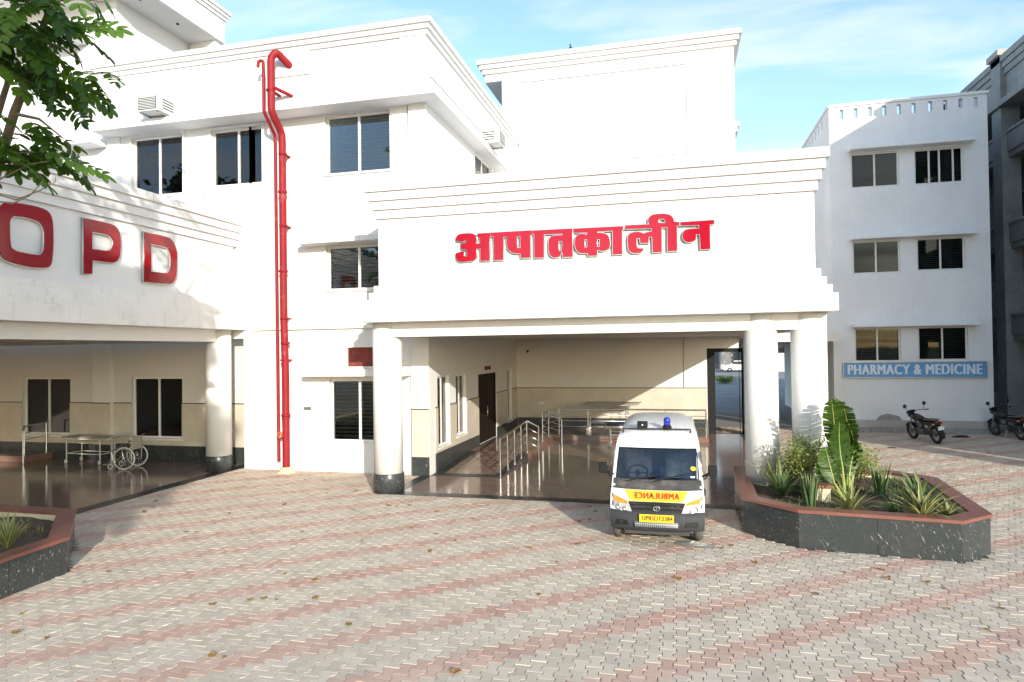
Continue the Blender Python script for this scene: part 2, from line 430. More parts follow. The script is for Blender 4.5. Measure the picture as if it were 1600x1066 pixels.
class MB:
    """collects faces in world (or local) coordinates and links them as one mesh object"""
    def __init__(s):
        s.v, s.f, s.mi, s.sm = [], [], [], []
    def add(s, vs, fs, mi=0, smooth=False):
        o = len(s.v)
        s.v.extend([tuple(p) for p in vs])
        for f in fs:
            s.f.append(tuple(o + i for i in f)); s.mi.append(mi); s.sm.append(smooth)
        return s
    def box(s, x0, x1, y0, y1, z0, z1, mi=0, bev=0.0):
        if bev:
            bm = bmesh.new()
            bmesh.ops.create_cube(bm, size=1.0)
            for v in bm.verts:
                v.co = Vector(((x0 + x1) / 2 + v.co.x * (x1 - x0), (y0 + y1) / 2 + v.co.y * (y1 - y0), (z0 + z1) / 2 + v.co.z * (z1 - z0)))
            bmesh.ops.bevel(bm, geom=list(bm.edges), offset=bev, segments=2, affect='EDGES', profile=0.6)
            bm.verts.index_update()
            s.add([v.co for v in bm.verts], [[v.index for v in f.verts] for f in bm.faces], mi)
            bm.free()
            return s
        vs = [(x, y, z) for z in (z0, z1) for y in (y0, y1) for x in (x0, x1)]
        return s.add(vs, [(0, 2, 3, 1), (4, 5, 7, 6), (0, 1, 5, 4), (2, 6, 7, 3), (0, 4, 6, 2), (1, 3, 7, 5)], mi)
    def obox(s, c, ax, ay, az, mi=0):
        """oriented box: centre and three half-axis vectors"""
        c = Vector(c); ax = Vector(ax); ay = Vector(ay); az = Vector(az)
        vs = [c + ax * i + ay * j + az * k for k in (-1, 1) for j in (-1, 1) for i in (-1, 1)]
        return s.add(vs, [(0, 2, 3, 1), (4, 5, 7, 6), (0, 1, 5, 4), (2, 6, 7, 3), (0, 4, 6, 2), (1, 3, 7, 5)], mi)
    def tube(s, pts, r, n=8, mi=0, caps=True, smooth=True):
        """tube along a polyline; r may be a list"""
        pts = [Vector(p) for p in pts]
        rs = r if isinstance(r, (list, tuple)) else [r] * len(pts)
        t0 = (pts[1] - pts[0]).normalized()
        up = Vector((0, 0, 1)) if abs(t0.z) < 0.9 else Vector((1, 0, 0))
        a = t0.cross(up).normalized()
        rings = []
        for i, p in enumerate(pts):
            if i == 0: t = t0
            elif i == len(pts) - 1: t = (pts[i] - pts[i - 1]).normalized()
            else: t = ((pts[i + 1] - pts[i]).normalized() + (pts[i] - pts[i - 1]).normalized()).normalized()
            a = (a - t * a.dot(t)).normalized()
            bq = t.cross(a)
            rings.append([p + (a * math.cos(2 * math.pi * k / n) + bq * math.sin(2 * math.pi * k / n)) * rs[i] for k in range(n)])
        vs = [v for rg in rings for v in rg]
        fs = []
        for i in range(len(pts) - 1):
            for k in range(n):
                k2 = (k + 1) % n
                fs.append((i * n + k, i * n + k2, (i + 1) * n + k2, (i + 1) * n + k))
        s.add(vs, fs, mi, smooth)
        if caps:
            s.add(rings[0], [tuple(range(n))[::-1]], mi)
            s.add(rings[-1], [tuple(range(n))], mi)
        return s
    def lathe(s, c, prof, n=32, mi=0, smooth=True, axis='Z'):
        """prof = [(r, h)...] around an axis through c"""
        c = Vector(c)
        vs = []
        for r_, h in prof:
            for k in range(n):
                a = 2 * math.pi * k / n
                p = (r_ * math.cos(a), r_ * math.sin(a), h)
                if axis == 'X': p = (p[2], p[0], p[1])
                if axis == 'Y': p = (p[0], p[2], p[1])
                vs.append(c + Vector(p))
        fs = []
        for i in range(len(prof) - 1):
            for k in range(n):
                k2 = (k + 1) % n
                fs.append((i * n + k, i * n + k2, (i + 1) * n + k2, (i + 1) * n + k))
        fs.append(tuple(range(n))[::-1]); fs.append(tuple((len(prof) - 1) * n + k for k in range(n)))
        return s.add(vs, fs, mi, smooth)
    def torus(s, c, R_, r_, axis='X', n=28, m=8, mi=0):
        c = Vector(c); vs = []; fs = []
        for i in range(n):
            a = 2 * math.pi * i / n
            for j in range(m):
                b = 2 * math.pi * j / m
                q = (math.cos(a) * (R_ + r_ * math.cos(b)), math.sin(a) * (R_ + r_ * math.cos(b)), r_ * math.sin(b))
                if axis == 'X': q = (q[2], q[0], q[1])
                elif axis == 'Y': q = (q[0], q[2], q[1])
                vs.append(c + Vector(q))
        for i in range(n):
            for j in range(m):
                fs.append((i * m + j, ((i + 1) % n) * m + j, ((i + 1) % n) * m + (j + 1) % m, i * m + (j + 1) % m))
        return s.add(vs, fs, mi, True)
    def prism(s, poly, z0, z1, mi=0):
        """extrude a plan polygon (counter-clockwise) between two heights"""
        n = len(poly)
        vs = [(x, y, z0) for x, y in poly] + [(x, y, z1) for x, y in poly]
        fs = [tuple(range(n))[::-1], tuple(range(n, 2 * n))] + [(i, (i + 1) % n, n + (i + 1) % n, n + i) for i in range(n)]
        return s.add(vs, fs, mi)
    def build(s, name, mats, parent=None, local=False, fix=True, tint=None):
        me = bpy.data.meshes.new(name)
        off = Vector((0, 0, 0)) if (parent is None or local) else origin(parent)
        me.from_pydata([(p[0] - off.x, p[1] - off.y, p[2] - off.z) for p in s.v], [], s.f)
        for m in (mats if isinstance(mats, (list, tuple)) else [mats]):
            me.materials.append(MATS[m])
        me.polygons.foreach_set('material_index', s.mi)
        me.polygons.foreach_set('use_smooth', s.sm)
        if tint is not None:
            at = me.attributes.new('tint', 'FLOAT', 'POINT')
            at.data.foreach_set('value', tint)
        me.update()
        if fix:
            bm = bmesh.new(); bm.from_mesh(me)
            bmesh.ops.recalc_face_normals(bm, faces=bm.faces)
            bm.to_mesh(me); bm.free()
        o = bpy.data.objects.new(name, me)
        COL.objects.link(o)
        if parent is not None: o.parent = parent
        return o

def clone(o, parent=None, loc=None):
    c = o.copy()
    COL.objects.link(c)
    c.parent = parent
    if loc is not None: c.location = loc
    for ch in [x for x in o.children]:
        clone(ch, c)
    return c

# a wall frame: maps (u, v, depth) to the world; 'front' faces -Y, 'right' faces +X, 'left' faces -X
def wp(face, c, u, v, d):
    if face == 'front': return (u, c + d, v)
    if face == 'right': return (c - d, u, v)
    return (c + d, u, v)
def wbox(mb, face, c, u0, u1, v0, v1, d0, d1, mi=0, bev=0.0):
    p, q = wp(face, c, u0, v0, d0), wp(face, c, u1, v1, d1)
    return mb.box(min(p[0], q[0]), max(p[0], q[0]), min(p[1], q[1]), max(p[1], q[1]), min(p[2], q[2]), max(p[2], q[2]), mi, bev)
def wall(mb, face, c, u0, u1, v0, v1, thick, holes=(), mi=0):
    """wall sheet with thickness and rectangular openings with reveals"""
    us = sorted(set([u0, u1] + [min(max(h[i], u0), u1) for h in holes for i in (0, 1)]))
    vs = sorted(set([v0, v1] + [min(max(h[i], v0), v1) for h in holes for i in (2, 3)]))
    inside = lambda a, b: any(h[0] < a < h[1] and h[2] < b < h[3] for h in holes)
    for i in range(len(us) - 1):
        for j in range(len(vs) - 1):
            if inside((us[i] + us[i + 1]) / 2, (vs[j] + vs[j + 1]) / 2): continue
            for d in (0, thick):
                q = [wp(face, c, us[i], vs[j], d), wp(face, c, us[i + 1], vs[j], d), wp(face, c, us[i + 1], vs[j + 1], d), wp(face, c, us[i], vs[j + 1], d)]
                mb.add(q, [(0, 1, 2, 3)], mi)
    def quad(a0, b0, a1, b1):
        mb.add([wp(face, c, a0, b0, 0), wp(face, c, a1, b1, 0), wp(face, c, a1, b1, thick), wp(face, c, a0, b0, thick)], [(0, 1, 2, 3)], mi)
    for h in list(holes) + [(u0, u1, v0, v1)]:
        if h[1] <= u0 or h[0] >= u1 or h[3] <= v0 or h[2] >= v1: continue
        a0, a1, b0, b1 = max(h[0], u0), min(h[1], u1), max(h[2], v0), min(h[3], v1)
        quad(a0, b0, a1, b0); quad(a0, b1, a1, b1); quad(a0, b0, a0, b1); quad(a1, b0, a1, b1)

def window(parent, face, c, u0, u1, v0, v1, splits=(0.5,), fmat='white_frame', sill=True, blind=1.0, rec=0.10, bw=0.055, curtains=(), slat=0.075, lines='blind_slat', glass='window_glass'):
    """sliding window in an opening: frame (part) with panes, blind and dark room as sub-parts"""
    f = MB()
    wbox(f, face, c, u0, u0 + bw, v0, v1, rec, rec + 0.06); wbox(f, face, c, u1 - bw, u1, v0, v1, rec, rec + 0.06)
    wbox(f, face, c, u0 + bw, u1 - bw, v1 - bw, v1, rec + 0.002, rec + 0.058); wbox(f, face, c, u0 + bw, u1 - bw, v0, v0 + bw, rec + 0.002, rec + 0.058)
    xs = [u0 + bw] + [u0 + (u1 - u0) * s for s in splits] + [u1 - bw]
    for s in xs[1:-1]:
        wbox(f, face, c, s - 0.03, s + 0.03, v0 + bw, v1 - bw, rec + 0.004, rec + 0.05)
    if sill: wbox(f, face, c, u0 - 0.05, u1 + 0.05, v0 - 0.045, v0 - 0.002, -0.045, rec)
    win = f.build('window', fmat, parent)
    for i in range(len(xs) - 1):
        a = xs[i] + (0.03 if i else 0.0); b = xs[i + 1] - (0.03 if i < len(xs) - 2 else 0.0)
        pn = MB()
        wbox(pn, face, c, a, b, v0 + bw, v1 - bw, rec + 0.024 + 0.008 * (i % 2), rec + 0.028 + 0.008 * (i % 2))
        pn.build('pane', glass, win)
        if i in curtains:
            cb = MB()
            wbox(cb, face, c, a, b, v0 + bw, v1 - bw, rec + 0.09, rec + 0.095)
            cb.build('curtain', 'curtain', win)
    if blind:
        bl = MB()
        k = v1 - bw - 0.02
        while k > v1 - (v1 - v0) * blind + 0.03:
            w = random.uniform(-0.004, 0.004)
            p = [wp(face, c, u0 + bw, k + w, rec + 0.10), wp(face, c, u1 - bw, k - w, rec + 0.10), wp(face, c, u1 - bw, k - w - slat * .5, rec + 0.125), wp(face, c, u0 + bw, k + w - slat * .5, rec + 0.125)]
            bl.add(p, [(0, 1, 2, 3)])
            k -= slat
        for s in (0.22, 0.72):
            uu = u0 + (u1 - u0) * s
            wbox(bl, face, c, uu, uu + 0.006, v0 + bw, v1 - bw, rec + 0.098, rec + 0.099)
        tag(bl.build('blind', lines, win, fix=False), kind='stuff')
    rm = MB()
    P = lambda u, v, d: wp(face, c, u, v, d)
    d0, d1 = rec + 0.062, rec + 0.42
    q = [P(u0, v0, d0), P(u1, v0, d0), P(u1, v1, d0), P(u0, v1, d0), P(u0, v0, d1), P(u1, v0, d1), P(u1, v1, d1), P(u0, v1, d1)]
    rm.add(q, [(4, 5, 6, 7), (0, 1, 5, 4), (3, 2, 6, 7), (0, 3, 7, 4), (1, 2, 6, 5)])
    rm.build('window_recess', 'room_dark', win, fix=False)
    return win

# ================================================================== the setting
# ground sheet to the horizon; pavers, floors and yard lie on it
g = MB(); g.add([(-900, -900, -0.017), (900, -900, -0.017), (900, 900, -0.017), (-900, 900, -0.017)], [(0, 1, 2, 3)])
ground = tag(g.build('ground', 'sand_joint', fix=False), kind='structure')
y_ = MB(); y_.add([(-120, 33.2, -0.004), (140, 33.2, -0.004), (140, 160, -0.004), (-120, 160, -0.004)], [(0, 1, 2, 3)])
y_.add([(1.1, 27.0, -0.006), (5.7, 27.0, -0.006), (5.7, 33.2, -0.006), (1.1, 33.2, -0.006)], [(0, 1, 2, 3)])
tag(y_.build('yard', 'yard_concrete', fix=False), kind='structure')

# ---- interlocking pavers: I-shaped stones, half-lapped columns along Y, rose diagonal bands
PW, PL = 0.140, 0.220
def paver_outline(gap=0.0022, bev=0.0):
    a = PW / 2; e = 0.017; h = PL / 2 - gap - bev; q = PL / 4
    wide, thin = a + e - gap - .0014 - bev, a - e - gap - .0014 - bev
    return [(-wide, -h), (wide, -h), (wide, -q - 0.014), (thin, -q + 0.018), (thin, q - 0.018), (wide, q + 0.014),
            (wide, h), (-wide, h), (-wide, q + 0.014), (-thin, q - 0.018), (-thin, -q + 0.018), (-wide, -q - 0.014)]
# seats of the polished floors and planters, where no paver shows
PLANTER_R = [(1.05, 11.80), (1.80, 11.05), (3.95, 10.80), (4.50, 11.30), (4.75, 14.20), (4.20, 14.80), (1.15, 14.80)]
PLANTER_L = [(-8.62, 7.74), (-10.02, 9.14), (-14.0, 9.16), (-14.0, 3.6), (-8.42, 5.0)]
def inpoly(x, y, poly):
    c = False
    for i in range(len(poly)):
        (x1, y1), (x2, y2) = poly[i], poly[i - 1]
        if (y1 > y) != (y2 > y) and x < (x2 - x1) * (y - y1) / (y2 - y1) + x1: c = not c
    return c
def covered(x, y):
    if -6.06 < x < 2.9 and y > 13.56: return not (x > 1.6 and y > 25.3)
    if x < -11.95 and y > 9.2: return True
    if x < -6.0 and y > 15.8: return True
    if x > 5.5 and y > 26.3: return True
    return inpoly(x, y, PLANTER_R) or inpoly(x, y, PLANTER_L)
cells = []
for i in range(-90, 90):
    x = i * PW
    for j in range(-60, 260):
        y = (j + i * 0.5) * PL + 0.05
        if not (3.6 < y < 27.2 and -12.6 < x < 12.4): continue
        d = -x * 0.242 + y * 0.970; lat = x * 0.970 + y * 0.242          # only where a view from near the photo's spot can fall
        if d < 4.2 or abs(lat) > d * 0.95 + 1.2: continue
        if covered(x, y): continue
        cells.append((d * d + lat * lat, x, y, 1.0 if (j % 6) in (0, 1) else 0.0))
cells.sort()
top, rim = paver_outline(0.0026, 0.0028), paver_outline(0.0026, 0.0)
# the 300 stones that show largest: those inside the picture and nearest
def in_view(x, y):
    v = cam.matrix_world.inverted() @ Vector((x, y, 0))
    u, w = 1030 * v.x / -v.z, 1030 * -v.y / -v.z
    return abs(u) < 800 and w < 533
near = [c for c in cells if in_view(c[1], c[2])][:300]
near_set = set((c[1], c[2]) for c in near)
pm = bpy.data.meshes.new('paver')
n12 = len(top)
vs = [(x, y, 0.0) for x, y in top] + [(x, y, -0.0035) for x, y in rim] + [(x, y, -0.02) for x, y in rim]
fs = [tuple(range(n12))] + [(n12 + k, n12 + (k + 1) % n12, (k + 1) % n12, k) for k in range(n12)] + [(2 * n12 + k, 2 * n12 + (k + 1) % n12, n12 + (k + 1) % n12, n12 + k) for k in range(n12)]
pm.from_pydata(vs, [], fs); pm.materials.append(MATS['paver_concrete']); pm.update()
ground_paving = tag(bpy.data.objects.new('paving', None), kind='structure'); COL.objects.link(ground_paving)
for _, x, y, red in near:
    o = bpy.data.objects.new('paver', pm)
    COL.objects.link(o); o.parent = ground_paving
    o.location = (x + random.uniform(-.0012, .0012), y + random.uniform(-.0015, .0015), random.uniform(-0.004, 0.002))
    o.rotation_euler = (random.gauss(0, .008), random.gauss(0, .008), random.gauss(0, .006))
    o['tint'] = random.random(); o['red'] = red
rest = [c for c in cells if (c[1], c[2]) not in near_set]
nr = len(rest)
P = np.array([(c[1], c[2], c[3]) for c in rest])
rng = np.random.default_rng(3)
loc = np.array(top + rim + rim); lz = np.array([0.0] * n12 + [-0.0035] * n12 + [-0.018] * n12)
V = np.zeros((nr, 3 * n12, 3))
ang = rng.normal(0, 0.006, nr)[:, None]
V[:, :, 0] = loc[None, :, 0] * np.cos(ang) - loc[None, :, 1] * np.sin(ang) + P[:, 0:1] + rng.uniform(-.0012, .0012, (nr, 1))
V[:, :, 1] = loc[None, :, 0] * np.sin(ang) + loc[None, :, 1] * np.cos(ang) + P[:, 1:2] + rng.uniform(-.0015, .0015, (nr, 1))
tx, ty = rng.normal(0, .008, (nr, 1)), rng.normal(0, .008, (nr, 1))
V[:, :, 2] = lz[None, :] + rng.uniform(-0.004, 0.002, (nr, 1)) + loc[None, :, 0] * tx + loc[None, :, 1] * ty
keep_side = np.ones(nr, bool)
me = bpy.data.meshes.new('paver_field')
faces = []
base = [list(f) for f in fs]
for k in range(nr):
    o = k * 3 * n12
    faces.extend([[o + i for i in f] for f in base])
me.from_pydata(V.reshape(-1, 3).tolist(), [], faces)
for nm, val in (('tint', rng.random(nr)), ('red', P[:, 2])):
    at = me.attributes.new(nm, 'FLOAT', 'POINT')
    at.data.foreach_set('value', np.repeat(val, 3 * n12).astype(np.float32))
me.materials.append(MATS['paver_concrete']); me.update()
pf = bpy.data.objects.new('paver_field', me); COL.objects.link(pf); pf.parent = ground_paving
tag(pf, kind='stuff')

# ---- polished floors under the two porticos: granite tiles with dark borders
def tile_floor(name, x0, x1, y0, y1, border, nx, ny, skip=None, z=0.010):
    f = MB(); f.box(x0, x1, y0, y1, -0.012, z - 0.008)
    fl = tag(f.build(name, 'border_granite'), kind='structure')
    b = MB(); b.box(x0, x1, y0, y0 + border, z - 0.006, z); b.build('border_strip', 'border_granite', fl)
    b = MB(); b.box(x0, x0 + border, y0 + border + 0.002, y1, z - 0.006, z); b.build('border_strip', 'border_granite', fl)
    b = MB(); b.box(x1 - border, x1, y0 + border + 0.002, y1, z - 0.006, z); b.build('border_strip', 'border_granite', fl)
    xa, xb, ya = x0 + border + 0.002, x1 - border - 0.002, y0 + border + 0.002
    w, h = (xb - xa) / nx, (y1 - ya) / ny
    t = MB(); t.box(0, w - 0.003, 0, h - 0.003, z - 0.006, z)
    first = None
    for i in range(nx):
        for j in range(ny):
            if first is None:
                first = t.build('tile', 'floor_granite', fl, local=True); o = first
            else:
                o = first.copy(); COL.objects.link(o)
            o.location = (xa + i * w, ya + j * h, random.uniform(-0.0008, 0.0008))
            o.rotation_euler = (random.gauss(0, 0.0005), random.gauss(0, 0.0005), 0)
    return fl
tile_floor('emergency_floor', -6.30, 2.45, 13.44, 25.0, 0.30, 7, 9)
tile_floor('outpatient_floor', -22.0, -11.60, 7.4, 16.26, 0.34, 8, 7)

# ================================================================== the hospital building
hosp = thing('hospital_building', 'large white hospital building with three storeys, flat parapets and deep eaves', 'building', (-8, 15.7, 0))
WIN_FRONT = [(-15.11, -13.39, 7.67, 9.37), (-12.46, -10.85, 7.78, 9.35), (-8.94, -7.09, 7.84, 9.40), (-8.94, -7.15, 4.77, 5.94), (-8.89, -7.25, 0.79, 2.43),
             (-18.9, -17.6, 8.1, 9.1)]
WIN_OPD = [(-19.86, -18.01, 0.72, 2.48), (-15.76, -13.98, 0.68, 2.48)]
VENTS = [(-8.38, -7.62, 2.76, 3.26)]
w = MB()
wall(w, 'front', 15.7, -11.25, -6.54, 0.0, 9.62, 0.25, WIN_FRONT + VENTS)
wall(w, 'front', 15.7, -23.0, -11.252, 3.55, 9.62, 0.25, WIN_FRONT)
w.build('front_wall', 'white_paint', hosp)
w = MB(); wall(w, 'front', 16.3, -23.0, -11.20, 0.0, 3.56, 0.25, WIN_OPD); w.box(-11.48, -11.252, 15.705, 16.299, 0.0, 3.56); w.build('outpatient_wall', 'soffit_paint', hosp)
# corner pier and raised strips on the facade
w = MB(); w.box(-6.54, -6.06, 15.60, 15.98, 0.0, 9.62); w.build('corner_pier', 'white_paint', hosp)
for a, b in ((-7.02, -6.60), (-15.95, -15.50), (-10.62, -10.3)):
    p = MB(); p.box(a, b, 15.655, 15.699, 4.04, 9.44); p.build('pilaster', 'white_paint', hosp)
p = MB(); p.box(-17.05, -16.40, 16.18, 16.299, 0.0, 3.52); p.build('pilaster', 'white_paint', hosp)
p = MB(); p.box(-11.2, -6.56, 15.61, 15.698, 3.76, 4.03); p.build('string_course', 'canopy_ledge_paint', hosp)
WIN_SIDE = [(16.19, 17.12, 0.62, 2.48), (17.67, 18.60, 0.72, 2.46), (23.36, 24.12, 0.52, 2.44), (19.79, 21.72, 8.45, 9.40)]
DOOR = (19.83, 21.95, 0.17, 2.38)
w = MB(); wall(w, 'right', -6.06, 15.98, 25.0, 0.0, 9.62, 0.25, WIN_SIDE + [DOOR]); w.build('side_wall', 'white_paint', hosp)
# windows
for k, h in enumerate(WIN_FRONT):
    window(hosp, 'front', 15.7, *h, blind=(0.0, 1, 1, 1, 1, 1)[k], curtains=(0,) if k == 0 else (), sill=(k not in (0, 1)), slat=0.085 if k < 4 else 0.10)
for k, h in enumerate(WIN_SIDE):
    window(hosp, 'right', -6.06, *h, curtains=(0, 1) if k == 3 else (), rec=0.06)
for k, h in enumerate(WIN_OPD):
    window(hosp, 'front', 16.3, *h, blind=1.0, slat=0.10)
# raised window surrounds
for h in WIN_FRONT[:5]:
    s = MB()
    t = 0.07
    s.box(h[0] - t, h[0] - 0.001, 15.672, 15.6995, h[2] - 0.05, h[3] + t); s.box(h[1] + 0.001, h[1] + t, 15.672, 15.6995, h[2] - 0.05, h[3] + t)
    s.box(h[0] - 0.001, h[1] + 0.001, 15.672, 15.6995, h[3] + 0.001, h[3] + t)
    s.build('window_surround', 'white_paint', hosp)
# window ledges (sun shades)
for x0, x1, z0, z1 in ((-9.50, -6.58, 5.96, 6.10), (-9.42, -6.56, 2.52, 2.70)):
    c = MB(); c.box(x0, x1, 15.22, 15.655, z0, z1, bev=0.01); c.build('window_ledge', 'white_paint_weathered', hosp)
c = MB(); c.box(-20.5, -15.97, 15.12, 15.655, 9.18, 9.34); c.build('window_ledge', 'white_paint', hosp)
# vent bricked up in red
vt = MB(); wbox(vt, 'front', 15.7, *VENTS[0], 0.08, 0.12); vt.build('vent_panel', 'brick_red', hosp)
vt = MB(); vt.box(-8.42, -6.56, 15.64, 15.699, 2.705, 2.755); vt.build('ledge_fillet', 'white_paint', hosp)
# overhanging attic with its cornice of stepped bands
def cornice(parent, x0, x1, y0, y1, z, steps, h, mat='white_paint', grow=True):
    for k in range(steps):
        o = 0.06 * (k + 1)
        b = MB(); b.box(x0 - o if grow else x0, x1 + o, y0 - o, y1, z + k * h + 0.001, z + (k + 1) * h)
        b.build('cornice_band', mat, parent)
a = MB(); a.box(-15.90, -5.93, 15.33, 25.0, 9.622, 11.02); a.build('attic', 'white_paint', hosp)
a = MB(); a.box(-15.90, -5.63, 15.05, 25.0, 9.44, 9.62, bev=.008); a.build('eaves_ledge', 'white_paint', hosp)
a = MB(); a.box(-15.90, -9.15, 15.285, 15.328, 9.63, 10.36); a.box(-10.35, -9.15, 15.286, 15.3285, 10.40, 11.01); a.box(-15.90, -10.39, 15.315, 15.3285, 10.40, 11.01); a.build('attic_panel', 'white_paint', hosp)
a = MB(); a.box(-6.62, -5.94, 15.29, 15.328, 9.63, 11.01); a.build('attic_panel', 'white_paint', hosp)
for z0, z1 in ((10.04, 10.42), (9.63, 9.99)):
    a = MB(); a.box(-5.928, -5.87, 15.50, 24.9, z0, z1); a.build('attic_panel', 'white_paint', hosp)
cornice(hosp, -15.90, -5.93, 15.33, 25.0, 11.02, 3, 0.125)
a = MB(); a.box(-15.9, -5.95, 15.35, 24.9, 11.396, 11.41); a.build('roof_top', 'concrete_light', hosp)
# stair tower on the left, with its deep roof slab
t = MB(); t.box(-23.0, -15.97, 15.72, 19.0, 9.63, 13.5); t.box(-15.968, -15.62, 15.70, 18.6, 11.42, 13.5); t.build('stair_tower', 'white_paint', hosp)
t = MB(); t.box(-15.965, -15.60, 15.66, 15.699, 9.4, 13.49); t.build('tower_pilaster', 'white_paint', hosp)
t = MB(); t.box(-24.0, -14.55, 14.7, 19.05, 13.5, 14.30); t.build('tower_roof_slab', 'white_paint', hosp)
for k in range(3):
    t = MB(); t.box(-24.0, -14.55 + 0.05 * (k + 1), 14.7 - 0.05 * (k + 1), 19.05 + 0.05 * (k + 1), 14.301 + k * 0.11, 14.30 + (k + 1) * 0.11); t.build('cornice_band', 'white_paint', hosp)
t = MB(); t.box(-15.58, -14.62, 18.62, 19.0, 13.06, 13.499); t.build('tower_beam', 'white_paint', hosp)
t = MB(); t.box(-14.548, -14.52, 14.75, 18.98, 13.52, 13.74); t.build('slab_lip', 'white_paint', hosp)
for yy in (15.9, 17.4):
    t = MB(); t.lathe((-15.0, yy, 13.49), [(0.045, -0.015), (0.045, 0.009)], 12); t.build('downlight', 'black_plastic', hosp)
t = MB(); t.box(-22, -16.6, 14.9, 15.7, 12.3, 12.45); t.build('window_ledge', 'white_paint', hosp)

# rear block with the big blank wall over the emergency portico
rear = MB(); wall(rear, 'front', 25.0, -6.50, 2.18, 0.0, 14.02, 0.25, [(1.06, 2.30, -1, 3.10)]); rear.box(-6.5, -6.25, 25.25, 33.0, 9.6, 14.02); rear.build('rear_wall', 'white_paint', hosp)
rear = MB(); rear.box(1.93, 2.18, 25.25, 33.0, 3.12, 14.02); rear.box(-6.4, 2.18, 33.0, 33.2, 3.12, 14.02); rear.build('rear_block_wall', 'white_paint', hosp)
rear = MB(); rear.box(0.80, 1.06, 25.25, 33.2, 0.0, 3.10); rear.build('passage_wall', 'concrete', hosp)
rear = MB(); rear.box(0.80, 2.18, 25.25, 33.2, 3.10, 3.16); rear.build('passage_ceiling', 'soffit_paint', hosp)
rear = MB(); rear.box(2.32, 2.62, 24.75, 25.3, 0.0, 3.50); rear.build('passage_pier', 'soffit_paint', hosp)
rear = MB(); rear.box(2.29, 2.65, 24.72, 25.33, 0.0, 0.42); rear.build('pier_base', 'black_granite', hosp)
for i, (x0, x1, z0, z1) in enumerate(((-6.49, -5.87, 9.0, 13.96), (0.52, 2.16, 9.0, 13.96), (-5.81, 0.46, 13.57, 13.95), (-5.81, 0.46, 9.6, 10.22), (-5.81, 0.46, 10.28, 13.51))):
    q = MB(); q.box(x0, x1, 24.93, 24.9995, z0, z1); q.build('wall_panel', 'white_paint', hosp)
q = MB(); q.box(-7.20, 2.18, 25.0, 33.0, 14.02, 14.35); q.box(-7.20, -6.51, 25.0, 28.4, 13.75, 14.019); q.build('rear_roof_slab', 'white_paint', hosp)
for k in range(3):
    o = 0.09 * (k + 1)
    q = MB(); q.box(-7.2 - o, 2.18 + o, 24.998 - o, 33.0, 14.05 + k * 0.17, 14.215 + k * 0.17); q.build('cornice_band', 'white_paint', hosp)
q = MB(); q.box(2.182, 2.35, 25.05, 27.5, 11.15, 11.30); q.box(2.182, 2.28, 25.05, 27.5, 10.95, 11.148); q.build('wall_bracket', 'white_paint', hosp)
# roof access ladder seen under the rear slab
q = MB()
for dx in (0.0, 0.30): q.tube([(-7.0 + dx, 26.6, 11.4), (-6.7 + dx, 26.6, 13.2)], 0.022, 6)
for k in range(5): q.tube([(-6.97 + k * 0.06, 26.6, 11.6 + k * 0.36), (-6.67 + k * 0.06, 26.6, 11.6 + k * 0.36)], 0.014, 6)
q.build('roof_ladder', 'dull_steel', hosp)

# skirting, wainscot panels and the dark line over them
def clad(face, c, u0, u1, zp, zw, n, holes=()):
    def spans(v0, v1):
        s = [(u0, u1)]
        for h in holes:
            if h[3] > v0 + .01 and h[2] < v1 - .01:
                s = [q for a, b in s for q in ((a, min(b, h[0])), (max(a, h[1]), b)) if q[1] - q[0] > 0.02]
        return s
    step = (u1 - u0) / n
    cuts = [u0 + step * k for k in range(n + 1)]
    for nm, v0, v1, d, mt in (('skirting_panel', 0.0, zp, 0.034, 'black_granite'), ('wainscot_panel', zp + 0.002, zw, 0.022, 'wainscot_marble')):
        bands = sorted(set([v0, v1] + [x for h in holes for x in (h[2], h[3]) if v0 < x < v1]))
        for i in range(n):
            mb = MB(); any_ = False
            for j in range(len(bands) - 1):
                for a, b in spans(bands[j], bands[j + 1]):
                    aa, bb = max(a, cuts[i] + 0.0015), min(b, cuts[i + 1] - 0.0015)
                    if bb - aa > 0.02:
                        wbox(mb, face, c, aa, bb, bands[j] + 0.0005, bands[j + 1] - 0.0005, -d, -0.001); any_ = True
            if any_: mb.build(nm, mt, hosp)
    for a, b in spans(zw, zw + 0.03):
        mb = MB(); wbox(mb, face, c, a, b, zw + 0.001, zw + 0.028, -0.030, -0.001); mb.build('wainscot_trim', 'trim_dark', hosp)
clad('right', -6.06, 16.0, 24.96, 0.50, 1.66, 8, WIN_SIDE[:3] + [DOOR])
clad('front', 25.0, -6.02, 1.05, 0.52, 1.65, 6)
clad('front', 15.6, -6.53, -6.065, 0.47, 1.66, 1)
clad('front', 16.3, -22.0, -17.06, 0.48, 1.70, 4, WIN_OPD)
clad('front', 16.3, -16.39, -11.50, 0.48, 1.70, 4, WIN_OPD)
clad('front', 16.18, -17.05, -16.40, 0.48, 1.70, 1)
w = MB(); w.box(-22.3, -18.0, 6.05, 6.25, 0, 3.52); w.box(-22.3, -22.05, 6.252, 16.29, 0, 3.52); w.build('outpatient_wall', 'soffit_paint', hosp)  # unseen end walls, added to block sun and sky under the outpatient canopy
w = MB(); w.box(2.19, 5.60, 25.32, 44.0, 3.30, 3.62); w.build('walkway_roof', 'soffit_paint', hosp)
w = MB(); w.box(1.062, 1.34, 25.06, 25.20, 0, 2.96); w.box(1.062, 2.298, 25.06, 25.20, 2.962, 3.098); w.box(2.26, 2.298, 25.06, 25.20, 0, 2.96); w.build('gate_frame', 'black_plastic', hosp)
q = MB(); q.tube([(0.25, 24.97, 1.68), (0.25, 24.97, 3.5)], 0.022, 8); q.build('conduit', 'soffit_paint', hosp)
